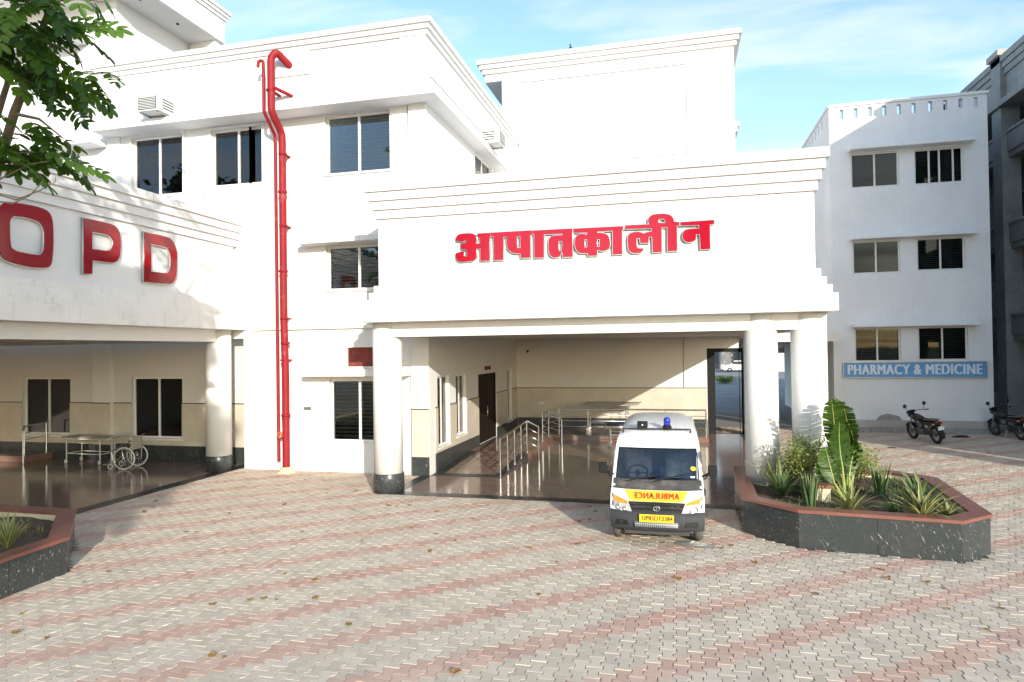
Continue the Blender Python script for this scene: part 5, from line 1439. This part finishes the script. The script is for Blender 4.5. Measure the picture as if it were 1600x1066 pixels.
def shrub(label, loc, h, r_, n, lsize, stems=7):
    t = thing('shrub', label, 'shrub', loc)
    m = MB(); tips = []
    for i in range(stems):
        a = 2 * math.pi * i / stems + random.uniform(-.4, .4); q = random.uniform(.3, 1) * r_
        e = (math.cos(a) * q, math.sin(a) * q, h * random.uniform(.65, 1))
        mid_ = (e[0] * .35, e[1] * .35, e[2] * .55)
        m.tube([(0, 0, -.05), mid_, e], [.012, .008, .004], 5); tips += [(Vector(mid_).lerp(Vector(e), k / 5)) for k in range(6)]
    m.build('stems', 'twig_bark', t, local=True)
    m = MB(); tn = []
    for i in range(n):
        p = random.choice(tips) + Vector((random.gauss(0, r_ * .22), random.gauss(0, r_ * .22), random.gauss(0, h * .09)))
        e = Euler((random.uniform(-1, 1), random.uniform(-1, 1), random.uniform(0, 6.3))).to_matrix()
        s = lsize * random.uniform(.6, 1.25)
        m.add([p + e @ Vector(v) * s for v in ((0, 0, 0), (.32, .45, .06), (0, 1, 0), (-.32, .45, .06))], [(0, 1, 2, 3)])
        tn += [random.random()] * 4
    tag(m.build('foliage', 'shrub_leaf', t, local=True, fix=False, tint=tn), kind='stuff')
    return t
shrub('airy pale green shrub in front of the right column', (2.20, 12.95, Zs), 1.05, .45, 2600, .055)
shrub('low yellow green shrub behind the palm stalks', (3.12, 13.25, Zs), .85, .42, 2000, .05)
shrub('small bushy shrub between the two columns', (1.98, 13.15, Zs), .55, .28, 600, .05)

# low weeds and litter on the planter soil
for nm_, poly_, zz_ in (('right', PLANTER_R, .455), ('left', PLANTER_L, .375)):
    m = MB(); tn = []
    ins = offset_poly(ccw(poly_), .30); xs_ = [p[0] for p in ins]; ys_ = [p[1] for p in ins]
    for i in range(2200):
        x, y = random.uniform(min(xs_), max(xs_)), random.uniform(min(ys_), max(ys_))
        if not inpoly(x, y, ins) or math.sin(x * 3.1 + 1) + math.sin(y * 2.7 + x) < -.1: continue
        a, h_ = random.uniform(0, 6.28), random.uniform(.04, .13); w_ = random.uniform(.006, .02); c_, s_ = math.cos(a), math.sin(a); k = random.uniform(.2, 1.0)
        m.add([(x - s_ * w_, y + c_ * w_, zz_), (x + s_ * w_, y - c_ * w_, zz_), (x + c_ * h_ * k, y + s_ * h_ * k, zz_ + h_)], [(0, 1, 2)]); tn += [random.random()] * 3
    o = m.build('ground_cover', 'shrub_leaf' if nm_ == 'left' else 'blade_leaf', fix=False, tint=tn)
    tag(o, 'low weeds growing on the soil of the %s planter' % nm_, 'weeds', kind='stuff')

# banana-leaved palm
pa = thing('palm_plant', 'tall plant with big torn banana-like leaves in the right planter', 'plant', (2.80, 12.55, Zs))
def big_leaf(name, length, width, seed, bendy=.25, tears=.62):
    rg = random.Random(seed); vs, fs, tn = [], [], []
    N = 26
    def mid(s): return Vector((0, bendy * length * s * s, length * s * (1 - .12 * s)))
    for side in (-1, 1):
        s = 0.0; drp = 0.0
        while s < .995:
            ds = min(1 - s, rg.choice((.018, .03, .045, .07)))
            tear = rg.random() < tears
            w0, w1 = (width * max(0.06, math.sin(math.pi * min(1, (q * .93 + .05))) ** .6) for q in (s, s + ds))
            up = .10 + .05 * rg.random()
            lift = rg.uniform(-.07, .06) if tear else 0.0
            b0, b1 = mid(s), mid(s + ds * (.90 if tear else 1.0))
            base = len(vs)
            for q in (0, .5, 1.0):
                for bq, wq in ((b0, w0), (b1, w1)):
                    jig = rg.uniform(.84, 1.0) if q == 1.0 else 1
                    x = side * wq * q * jig
                    vs.append(bq + Vector((x, -.10 * wq * q + .32 * wq * q * q + lift * q, up * q * wq * 1.6)))
                    tn.append(.12 + .40 * q * rg.random() + .25 * s)
            fs += [(base, base + 1, base + 3, base + 2), (base + 2, base + 3, base + 5, base + 4)]
            s += ds
    me = bpy.data.meshes.new(name); me.from_pydata(vs, [], fs); me.materials.append(MATS['palm_leaf'])
    me.polygons.foreach_set('use_smooth', [True] * len(fs))
    at = me.attributes.new('tint', 'FLOAT', 'POINT'); at.data.foreach_set('value', tn); me.update()
    rb = MB(); rb.tube([mid(k / 8) + Vector((0, -.004, 0)) for k in range(9)], [.013 * (1 - .8 * k / 8) + .002 for k in range(9)], 6)
    return me, rb
LEAVES = [  # stalk foot x,y ; blade foot x,y,z ; length, width, facing angle (deg, 180 = towards viewer), lean back, roll
    (-.08, 0, -.12, .02, .78, 1.20, .19, 165, -8, 2), (-.03, -.06, -.06, -.12, .60, .90, .19, 190, 2, 8), (-.10, -.08, -.20, -.18, .30, .72, .19, 172, 14, 12),
    (.06, .06, .12, .12, .80, 1.12, .20, 142, -8, -4), (.10, .02, .16, .02, .52, .95, .17, 115, 4, -6), (-.12, -.02, -.22, -.05, .18, .55, .16, 215, 26, 24), (.02, .10, .06, .20, .72, 1.15, .22, 12, 2, -3), (.07, -.04, .05, -.10, .42, .70, .15, 200, 12, -14)]
for k, (fx, fy, bx, by, bz, ln, wd, face, lean, roll) in enumerate(LEAVES):
    m = MB(); m.tube([(fx * .5, fy * .5, -.05), (fx, fy, bz * .4), (bx, by, bz)], [.042, .034, .016], 8); stk = m.build('stalk', 'palm_stalk', pa, local=True)
    me, rb = big_leaf('leaf', ln, wd, 11 + k)
    o = bpy.data.objects.new('leaf', me); COL.objects.link(o); o.parent = pa
    o.location = (bx, by, bz - .02); o.rotation_euler = Euler((R(lean), R(roll), R(face)), 'XYZ')
    r_o = rb.build('midrib', 'palm_stalk', o, local=True)

# ================================================================== motorcycles
def motorcycle(label, rear, front, lean=0.0, steer=0.0, tank='moto_black', tail='moto_red'):
    d = Vector((front[0] - rear[0], front[1] - rear[1])); rz = math.atan2(d.y, d.x) - math.pi / 2
    t = thing('motorcycle', label, 'motorcycle', (rear[0], rear[1], 0), rz, 'parked motorcycles')
    t.rotation_euler = (0, lean, rz); t.scale = (.95, .95, .95)
    WB = 1.26
    A = lambda nm, mt, f, par=None: f.build(nm, mt, par or t, local=True)
    def wheel(y, x=0):
        m = MB(); m.torus((x, y, .30), .25, .05, 'X', 32, 8); w_ = A('wheel', 'rubber', m)
        m = MB(); m.torus((x, y, .30), .205, .014, 'X', 28, 6)
        for k in range(6):
            a = math.pi * k / 3; m.tube([(x, y, .30), (x, y + math.cos(a) * .205, .30 + math.sin(a) * .205)], .012, 5)
        m.lathe((x, y, .30), [(.05, -.05), (.05, .05)], 14, axis='X'); A('rim', 'engine_grey', m, w_)
        return w_
    wheel(0); wheel(WB)
    for s in (-1, 1):
        m = MB(); m.tube([(s * .085, WB, .30), (s * .085, WB - .20, .82)], .024, 8); A('fork', 'dull_steel', m)
        m = MB(); m.tube([(s * .10, .0, .30), (s * .13, .10, .62)], .026, 8); m.torus((s * .11, .04, .42), .03, .012, 'Z', 12, 5); A('shock_absorber', 'moto_black', m)
        m = MB(); m.tube([(s * .07, 0, .30), (s * .09, .48, .36)], .02, 6); A('swing_arm', 'moto_black', m)
        m = MB(); m.tube(bend([(0, WB - .26, .99), (s * .18, WB - .28, 1.04), (s * .34, WB - .44, 1.03)], .05), .012, 8); m.tube([(s * .30, WB - .40, 1.03), (s * .39, WB - .49, 1.03)], .019, 8); A('handlebar', 'black_plastic', m)
        m = MB(); m.tube([(s * .27, WB - .37, 1.04), (s * .33, WB - .36, 1.20)], .007, 6); mr = A('mirror', 'black_plastic', m)
        m = MB(); m.lathe((s * .34, WB - .36, 1.24), [(.065, -.012), (.07, 0), (.05, .02)], 16, axis='Y'); A('mirror_glass', 'moto_black', m, mr)
        m = MB(); m.lathe((s * .17, -.22, .70), [(.03, -.03), (.032, .02)], 12, axis='Y'); m.tube([(s * .08, -.20, .70), (s * .16, -.21, .70)], .008, 5); A('turn_signal', 'lamp_amber', m)
        m = MB(); m.tube([(s * .10, .62, .28), (s * .24, .62, .27)], .014, 6); A('foot_peg', 'rubber', m)
    m = MB(); m.lathe((0, WB - .12, .86), [(.02, .14), (.085, .10), (.10, 0), (.07, -.10)], 18, axis='Y'); m.box(-.11, .11, WB - .12, WB - .02, .90, 1.02, bev=.03); hl = A('headlamp', 'moto_black', m)
    m = MB(); m.lathe((0, WB + .02, .86), [(.08, 0), (.05, .02)], 18, axis='Y'); A('lens', 'lamp_clear', m, hl)
    m = MB(); m.box(-.09, .09, WB - .22, WB - .14, .98, 1.05, bev=.02); A('instrument_cluster', 'black_plastic', m)
    def arc(y, r_, a0, a1, w_, n=10):
        m = MB(); vs = []
        for k in range(n + 1):
            a = a0 + (a1 - a0) * k / n
            for x in (-w_, -w_ * .5, w_ * .5, w_): vs.append((x, y + math.cos(a) * r_, .30 + math.sin(a) * (r_ - (abs(x) / w_) ** 2 * .02)))
        m.add(vs, [(i * 4 + j, i * 4 + j + 1, i * 4 + 5 + j, i * 4 + 4 + j) for i in range(n) for j in range(3)], 0, True); return m
    A('front_fender', 'moto_black', arc(WB, .325, R(25), R(155), .06)); A('rear_fender', 'moto_black', arc(0, .36, R(70), R(195), .075))
    m = MB(); m.lathe((0, .82, .80), [(.03, -.30), (.10, -.26), (.135, -.12), (.15, .06), (.13, .20), (.06, .27), (.02, .28)], 18, axis='Y')
    for i, p in enumerate(m.v): m.v[i] = (p[0] * .95, p[1], .80 + (p[2] - .80) * .85 + (p[1] - .82) * .12)
    A('tank', tank, m)
    m = MB(); m.box(-.12, .12, -.12, .58, .735, .80, bev=.03)
    for i, p in enumerate(m.v): m.v[i] = (p[0] * (1 - .15 * abs(p[1] - .3)), p[1], p[2] + .06 * max(0, .25 - p[1]))
    A('seat', 'black_plastic', m)
    m = MB(); m.box(-.11, .11, -.20, .45, .60, .73, bev=.03); A('tail_cowl', tank, m)
    m = MB(); m.box(-.08, .08, -.30, -.19, .70, .77, bev=.02); A('tail_lamp', tail, m)
    m = MB(); m.tube(bend([(-.12, .30, .80), (-.13, -.22, .84), (.13, -.22, .84), (.12, .30, .80)], .05), .012, 6); A('grab_rail', 'dull_steel', m)
    m = MB(); m.box(-.10, .10, -.345, -.337, .50, .62); A('number_plate', 'paper_white', m)
    m = MB(); m.box(-.11, .11, .50, .86, .24, .46, bev=.03); m.lathe((0, .72, .52), [(.085, -.08), (.095, .0), (.085, .12)], 14)
    for k in range(5): m.lathe((0, .74, .50 + k * .03), [(.105, 0), (.105, .01)], 14)
    A('engine', 'engine_grey', m)
    m = MB(); m.tube(bend([(.08, .86, .40), (.10, .92, .24), (.13, .60, .20), (.15, .15, .26)], .06), .022, 8); m.tube([(.15, .20, .26), (.16, -.25, .34)], [.035, .045], 10); A('exhaust', 'engine_grey', m)
    m = MB(); m.tube([(0, WB - .20, .88), (0, .60, .62), (0, .55, .34)], .026, 8); m.tube([(0, WB - .22, .80), (0, .92, .34), (0, .5, .26)], .024, 8); m.tube([(0, .75, .66), (0, .0, .66)], .022, 8); A('frame', 'moto_black', m)
    m = MB(); m.tube([(-.10, .50, .28), (-.26, .44, .015)], .013, 6); A('side_stand', 'dull_steel', m)
    return t
motorcycle('dark motorcycle with red tail parked alone before the pharmacy wall', (7.93, 23.45), (7.62, 24.68), R(-9))
motorcycle('black motorcycle at the right edge beside the pharmacy corner', (10.78, 24.70), (10.52, 25.94), R(-8), tail='brick_red')

# ================================================================== loose things on the ground
m = MB(); random.seed(21)
N = 9; vs = []
for i in range(N + 1):
    for j in range(N + 1):
        a, b = i / N - .5, j / N - .5
        vs.append((a * .62 + random.uniform(-.02, .02), b * .24 + random.uniform(-.02, .02), .006 + max(0, .05 * math.exp(-(a * a * 18 + b * b * 14)) * random.uniform(.4, 1.3))))
m.add(vs, [(i * (N + 1) + j, (i + 1) * (N + 1) + j, (i + 1) * (N + 1) + j + 1, i * (N + 1) + j + 1) for i in range(N) for j in range(N)], 0, False)
o = tag(m.build('plastic_sheet', 'plastic_film', fix=False), 'crumpled clear plastic sheet by the right front wheel of the ambulance', 'litter'); o.location = (.24, 10.92, 0); o.rotation_euler = (0, 0, R(-10))
for lx, ly, sx, lab in ((9.23, 25.2, .28, 'dark flattened sack on the paving between the motorcycles'), (6.32, 22.33, .12, 'small dark clod on the sunlit paving before the pharmacy')):
    m = MB(); m.lathe((0, 0, 0), [(1.0, 0), (.92, .10), (.6, .2), (.2, .24)], 14)
    for i, p in enumerate(m.v): m.v[i] = (p[0] * sx * random.uniform(.85, 1.15), p[1] * sx * .55 * random.uniform(.85, 1.15), p[2] * sx * random.uniform(.8, 1.2))
    o = tag(m.build('sack' if sx > .2 else 'clod', 'rubber'), lab, 'sack' if sx > .2 else 'clod'); o.location = (lx, ly, 0)

LV = [(-10.86, 11.86), (-10.5, 11.4), (-10.35, 11.0), (-8.56, 11.24), (-10.46, 12.9), (-8.23, 9.92), (-8.45, 9.92), (-8.04, 7.89), (-8.02, 7.46), (-7.8, 6.39), (-7.32, 5.92), (-6.85, 5.89), (-4.59, 5.92), (-4.73, 5.92), (-5.32, 7.36), (-5.68, 7.12), (-6.42, 10.36), (-6.28, 11.99), (-5.72, 12.42), (-5.34, 12.55), (-4.59, 12.16), (-3.73, 11.78), (-4.05, 10.67), (-3.6, 10.38), (-3.8, 9.74), (-4.89, 8.17), (-5.17, 7.44), (-4.99, 7.43), (-4.52, 7.58), (-3.71, 6.93), (-5.45, 8.34), (-7.93, 12.12), (-4.63, 10.97), (-5.11, 10.04), (-2.14, 6.13), (-1.76, 9.62), (-1.76, 8.3), (-2.3, 10.21), (-1.71, 13.08), (-1.61, 12.15), (0.52, 11.74), (0.79, 10.97), (0.63, 10.8), (-0.26, 10.9), (-1.59, 10.56), (2.2, 9.98), (2.71, 10.2), (2.7, 9.85), (3.15, 9.77), (3.29, 9.59), (3.07, 8.86), (3.67, 8.99), (3.24, 8.29), (1.66, 9.04), (-8.96, 14.59), (-8.65, 14.89), (-7.62, 13.28), (-7.91, 12.12), (-7.06, 13.59), (-5.54, 12.4), (8.64, 21.69), (6.25, 22.31), (-1.57, 12.74), (-1.77, 11.97), (-0.03, 9.26), (1.06, 10.17)]
def dry_leaf_mesh(seed):
    rg = random.Random(seed); vs = []; tn = []
    for i in range(7):
        s = i / 6; w_ = .38 * math.sin(math.pi * (s * .92 + .06)) ** .8
        z = .10 + .22 * (s - .5) ** 2 * rg.uniform(.5, 2)
        for k in (-1, 0, 1): vs.append((k * w_, s - .5, z + abs(k) * rg.uniform(.02, .22))); tn.append(rg.random() * .5 + .2)
    me = bpy.data.meshes.new('leaf'); me.from_pydata(vs, [], [(i * 3 + k, i * 3 + k + 1, i * 3 + 4 + k, i * 3 + 3 + k) for i in range(6) for k in range(2)])
    me.materials.append(MATS['dry_leaf']); at = me.attributes.new('tint', 'FLOAT', 'POINT'); at.data.foreach_set('value', tn); me.update(); return me
dl = [dry_leaf_mesh(k) for k in range(5)]
random.seed(5)
for i, (x, y) in enumerate(LV):
    o = bpy.data.objects.new('fallen_leaf', dl[i % 5]); COL.objects.link(o)
    s = random.uniform(.05, .12); o.scale = (s, s, s * .8); o.location = (x, y, .002); o.rotation_euler = (random.uniform(-.15, .15), random.uniform(-.15, .15), random.uniform(0, 6.28))
    tag(o, 'small dry leaf lying on the paving', 'leaf', 'fallen leaves on the paving')

# ================================================================== tree with feathery leaves in the left planter
random.seed(9)
tree = thing('tree', 'tree with feathery green leaves reaching in at the top left', 'tree', (-11.4, 6.6, .4))
m = MB(); m.tube([(-11.4, 6.6, .3), (-11.3, 6.6, 1.4), (-11.0, 6.6, 2.4), (-10.66, 6.63, 3.35)], [.17, .15, .13, .11], 12); m.build('trunk', 'bark', tree)
BR = [([(-10.66, 6.63, 3.35), (-9.62, 6.5, 3.74), (-8.74, 6.38, 4.26), (-7.98, 6.28, 5.54), (-7.68, 6.21, 6.06), (-7.44, 6.14, 6.32), (-7.15, 6.07, 6.82), (-6.86, 6.01, 7.21), (-6.57, 5.98, 7.9)], [0.0938, 0.0775, 0.065, 0.055, 0.05, 0.045, 0.0375, 0.03, 0.0175]),
      ([(-8.74, 6.38, 4.26), (-8.19, 6.36, 5.99), (-8.02, 6.4, 6.53), (-7.93, 6.41, 7.25), (-8.06, 6.5, 8.42)], [0.0562, 0.04, 0.0325, 0.0275, 0.015]),
      ([(-10.66, 6.63, 3.35), (-10.53, 6.37, 5.04), (-9.88, 5.98, 6.86), (-9.36, 5.72, 8.68)], [0.1, 0.0813, 0.0562, 0.025]),
      ([(-10.53, 6.37, 5.04), (-11.44, 7.02, 6.73), (-11.96, 7.54, 8.42)], [0.0625, 0.0438, 0.0187]),
      ([(-9.88, 5.98, 6.86), (-8.97, 5.07, 8.16), (-8.06, 4.42, 9.07)], [0.05, 0.035, 0.015]),
      ([(-7.68, 6.21, 6.06), (-7.28, 6.19, 5.95), (-6.88, 6.15, 5.67)], [0.0225, 0.0163, 0.0075]),
      ([(-7.15, 6.07, 6.82), (-6.76, 6.03, 6.66), (-6.44, 5.98, 6.44)], [0.02, 0.0137, 0.0063]),
      ([(-6.86, 6.01, 7.21), (-6.44, 5.95, 7.14), (-5.98, 5.85, 6.99)], [0.02, 0.0137, 0.0063]),
      ([(-7.98, 6.28, 5.54), (-7.54, 5.98, 5.49), (-6.96, 5.85, 5.43)], [0.02, 0.0137, 0.0063]),
      ([(-8.06, 5.85, 5.04), (-7.36, 5.64, 4.88), (-7.09, 5.71, 4.83), (-6.92, 5.76, 4.91), (-6.68, 5.68, 4.99), (-6.63, 5.69, 5.06)], [0.0125, 0.0088, 0.0075, 0.0063, 0.005, 0.0025]),
      ([(-8.06, 5.85, 5.1), (-7.36, 5.64, 4.97), (-7.05, 5.72, 4.87), (-6.81, 5.79, 4.97), (-6.51, 5.72, 5.03), (-6.5, 5.72, 5.09)], [0.0125, 0.0088, 0.0075, 0.0063, 0.005, 0.0025]),
      ([(-7.98, 6.28, 5.54), (-7.29, 5.65, 5.06), (-7.09, 5.71, 5.17), (-6.9, 5.75, 5.26), (-6.57, 5.71, 5.26)], [0.015, 0.01, 0.0075, 0.0063, 0.0037])]
for pts, rs in BR:
    m = MB(); m.tube(pts, rs, 8); m.build('branch', 'bark' if rs[0] > .03 else 'twig_bark', tree)
def frond_mesh(seed, pairs=7, length=.40, ll=.112, lw=.058):
    rg = random.Random(seed); vs, fs, tn = [], [], []
    base_t = rg.uniform(.05, .5)
    def leaflet(p, dr, up, L_, W_):
        sd_ = dr.cross(up).normalized(); b = len(vs); tt = base_t + rg.uniform(-.12, .25)
        for s, w_ in ((0, .12), (.25, .82), (.55, 1.0), (.85, .78), (1.0, .25)):
            c_ = p + dr * L_ * s - up * (.22 * L_ * s * s)
            for k in (-1, 0, 1): vs.append(c_ + sd_ * k * W_ * .5 * w_ + up * abs(k) * W_ * .14); tn.append(tt)
        for i in range(4):
            for k in range(2): fs.append((b + i * 3 + k, b + i * 3 + k + 1, b + i * 3 + 4 + k, b + i * 3 + 3 + k))
    def rach(s): return Vector((rg.uniform(-.004, .004), length * s, -.30 * length * s * s))
    for i in range(pairs):
        s = .18 + .80 * i / (pairs - 1); p = rach(s)
        for sd_ in (-1, 1):
            dr = Vector((sd_ * .92, .38 + .15 * s, -.12 + rg.uniform(-.18, .12))).normalized()
            leaflet(p, dr, Vector((0, .1, 1)), ll * rg.uniform(.85, 1.1), lw * rg.uniform(.9, 1.1))
    leaflet(rach(1.0), Vector((0, 1, -.4)).normalized(), Vector((0, .3, 1)), ll, lw)
    m = MB(); m.add(vs, fs, 0, True); k0 = len(m.v)
    m.tube([rach(q) for q in (0, .35, .7, 1.0)], [.0035, .003, .002, .0012], 5, 1); tn += [.4] * (len(m.v) - k0)
    me = bpy.data.meshes.new('leaf'); me.from_pydata([tuple(v) for v in m.v], [], m.f)
    me.materials.append(MATS['tree_leaf']); me.materials.append(MATS['twig_bark'])
    me.polygons.foreach_set('material_index', m.mi); me.polygons.foreach_set('use_smooth', m.sm)
    at = me.attributes.new('tint', 'FLOAT', 'POINT'); at.data.foreach_set('value', tn); me.update(); return me
fr = [frond_mesh(k, random.choice((5, 6, 6, 7)), random.uniform(.30, .40)) for k in range(10)]
CL = [((-7.4, 6.01, 7.14), 14), ((-7.14, 6.07, 6.95), 10), ((-6.7, 6.05, 7.03), 12), ((-6.23, 5.9, 7.0), 8), ((-5.95, 5.84, 6.86), 5), ((-7.53, 6.11, 6.79), 10), ((-7.31, 6.16, 6.64), 10), ((-6.75, 6.05, 6.66), 7), ((-6.45, 5.98, 6.64), 4), ((-6.79, 6.03, 6.38), 10), ((-6.42, 5.99, 6.35), 6), ((-7.15, 6.07, 6.29), 8), ((-7.49, 6.01, 5.81), 9), ((-7.15, 5.95, 5.65), 10), ((-6.9, 6.02, 5.64), 8), ((-7.24, 5.8, 5.43), 8), ((-6.93, 5.88, 5.45), 7), ((-6.57, 5.84, 5.34), 3), ((-7.45, 5.86, 7.08), 8), ((-7.06, 5.58, 5.14), 4)]
for c_, n in CL:
    for k in range(int(n * .75 + .5)):
        o = bpy.data.objects.new('leaf', random.choice(fr)); COL.objects.link(o); o.parent = tree
        p = Vector(c_) + Vector((random.gauss(-.36, .12), random.gauss(0, .26), random.gauss(.08, .10)))
        o.location = p - Vector((-11.4, 6.6, .4))
        o.rotation_euler = Euler((random.gauss(R(-22), R(22)), random.gauss(0, R(25)), random.uniform(R(-170), R(10))), 'XYZ')
        o.scale = (random.uniform(1.05, 1.4),) * 3
# the rest of the crown, beyond the picture
mv, mf, mt, mm = [], [], [], []
cent = [((-9.36, 5.72, 8.42), 1.32), ((-11.96, 7.54, 8.42), 1.44), ((-8.19, 4.55, 9.2), 1.32), ((-10.66, 5.98, 7.12), 1.2), ((-7.67, 5.98, 9.07), 1.08), ((-11.18, 7.28, 5.82), 0.96), ((-9.62, 8.06, 9.72), 1.2), ((-9.49, 5.46, 5.82), 0.84)]
for i in range(260):
    c_, r_ = random.choice(cent)
    p = Vector(c_) + Vector((random.gauss(0, r_ * .55), random.gauss(0, r_ * .55), random.gauss(0, r_ * .5)))
    if .77 * p.x + 1.04 * p.y > 0 and p.z < 3.14 - .14 * p.x + .56 * p.y: continue      # the crown is bare on its lower forecourt side
    me = random.choice(fr); e = Euler((random.gauss(R(-20), R(25)), random.gauss(0, R(25)), random.uniform(0, 6.28))).to_matrix(); b = len(mv); s = random.uniform(1.1, 1.6)
    mv += [tuple(p + e @ v.co * s) for v in me.vertices]
    mf += [tuple(b + k for k in q.vertices) for q in me.polygons]; mm += [q.material_index for q in me.polygons]
    mt += [d_.value for d_ in me.attributes['tint'].data]
cm = MB(); cm.v, cm.f, cm.mi, cm.sm = mv, mf, mm, [True] * len(mf)
tag(cm.build('crown', ['tree_leaf', 'twig_bark'], tree, fix=False, tint=mt), kind='stuff')

# ================================================================== trees across the forecourt (mirrored in the upper windows)
def leafy_tree(label, loc, h, r_, n, leaf=.28, mat='far_leaf', group='trees across the forecourt'):
    t = thing('tree', label, 'tree', loc, 0, group)
    m = MB(); m.tube([(0, 0, -.1), (.1, 0, h * .3), (0, .1, h * .55), (.1, 0, h * .85)], [h * .022, h * .018, h * .012, h * .004], 8)
    for k in range(5):
        a = k * 1.3; m.tube([(0, 0, h * (.32 + .07 * k)), (math.cos(a) * r_ * .45, math.sin(a) * r_ * .45, h * (.5 + .07 * k)), (math.cos(a) * r_ * .75, math.sin(a) * r_ * .75, h * (.58 + .07 * k))], [h * .01, h * .006, h * .002], 6)
    m.build('trunk', 'bark', t, local=True)
    m = MB(); tn = []; cl_ = []
    for k in range(26):
        a, q = random.uniform(0, 6.28), r_ * math.sqrt(random.random()); z = h * random.uniform(.42, .95)
        q *= max(.25, 1 - abs(z / h - .62) * 1.5); cl_.append((Vector((math.cos(a) * q, math.sin(a) * q, z)), r_ * random.uniform(.2, .36)))
    for i in range(n):
        c_, cr_ = random.choice(cl_)
        v = Vector((random.gauss(0, 1), random.gauss(0, 1), random.gauss(0, .8))); p = c_ + v.normalized() * cr_ * random.uniform(.5, 1.05)
        e = Euler((random.uniform(-1, 1), random.uniform(-1, 1), random.uniform(0, 6.3))).to_matrix(); s = leaf * random.uniform(.6, 1.3)
        m.add([p + e @ Vector(q) * s for q in ((0, 0, 0), (.4, .5, .1), (0, 1, 0), (-.4, .5, .1))], [(0, 1, 2, 3)]); tn += [random.random()] * 4
    tag(m.build('crown', mat, t, local=True, fix=False, tint=tn), kind='stuff')
    return t
for x, y, h, r_, lab in ((-24, -11, 15, 5, 'broad dark tree across the forecourt'), (-17.5, -15, 14, 4.5, 'rounded dark tree across the forecourt'), (-31, -8, 16, 5, 'tallest dark tree across the forecourt'), (-38, -14, 13, 5, 'farthest dark tree across the forecourt'), (2.2, -13.5, 19, 3.2, 'tall tree behind the viewer that shades the left canopy')):
    leafy_tree(lab, (x, y, 0), h, r_, 6500 if h == 19 else 2600, .5)

# ================================================================== the yard seen through the passage
fb = thing('far_building', 'distant grey columned building seen through the passage', 'building', (9, 100, 0))
m = MB(); wall(m, 'front', 100.0, -6, 24, 0, 11, .4, [(-5 + k * 3.0, -3.2 + k * 3.0, z, z + 2.2) for k in range(9) for z in (.8, 4.4, 8.0)]); m.box(-6, 24, 100.5, 112, 0, 10.9); m.build('wall', 'far_wall_grey', fb)
for k in range(10):
    m = MB(); m.box(-5.9 + k * 3.0, -5.4 + k * 3.0, 98.6, 99.1, 0, 8); m.build('column', 'far_pale', fb)
m = MB(); m.box(-6.4, 24.4, 98.3, 99.98, 8, 8.5); m.build('canopy', 'far_wall_grey', fb)
leafy_tree('round dark tree in the far yard behind the passage', (8.7, 92, 0), 7.5, 3.2, 2200, .35, group='yard trees')
leafy_tree('second round tree farther right in the far yard', (14.5, 94, 0), 9.0, 3.6, 2200, .4, group='yard trees')
m = MB(); wall(m, 'front', 88.0, 8.0, 13.0, 0, 2.3, .2, [(10.4, 11.2, 0, 1.9)]); tag(m.build('yard_wall', 'far_pale'), 'low pale wall in the far yard', 'wall')
cv = thing('parked_car', 'tiny pale car parked in the far yard', 'car', (7.6, 86.5, 0))
m = MB(); prof = [(-2, .3), (-2, .85), (-1.2, .95), (-.7, 1.45), (.9, 1.45), (1.5, .98), (2.0, .85), (2.0, .3)]
m.add([(x, -.8, z) for x, z in prof] + [(x, .8, z) for x, z in prof], [tuple(range(8)), tuple(range(15, 7, -1))] + [(i, (i + 1) % 8, 8 + (i + 1) % 8, 8 + i) for i in range(8)]); m.build('body', 'vehicle_white', cv, local=True)
m = MB(); m.box(-.95, 1.25, -.81, .81, .98, 1.36); m.build('windows', 'far_dark', cv, local=True)
for x in (-1.25, 1.25):
    for y in (-.78, .78):
        m = MB(); m.torus((x, y, .3), .22, .09, 'Y', 20, 8); m.build('wheel', 'rubber', cv, local=True)
for x, y, s in ((5.6, 52, 1.0), (4.1, 60, .8)):
    shrub('dark heap of cut branches in the yard, nearer one' if s == 1.0 else 'dark heap of cut branches in the yard, farther one', (x, y, 0), .7 * s, 1.2 * s, 500, .22)
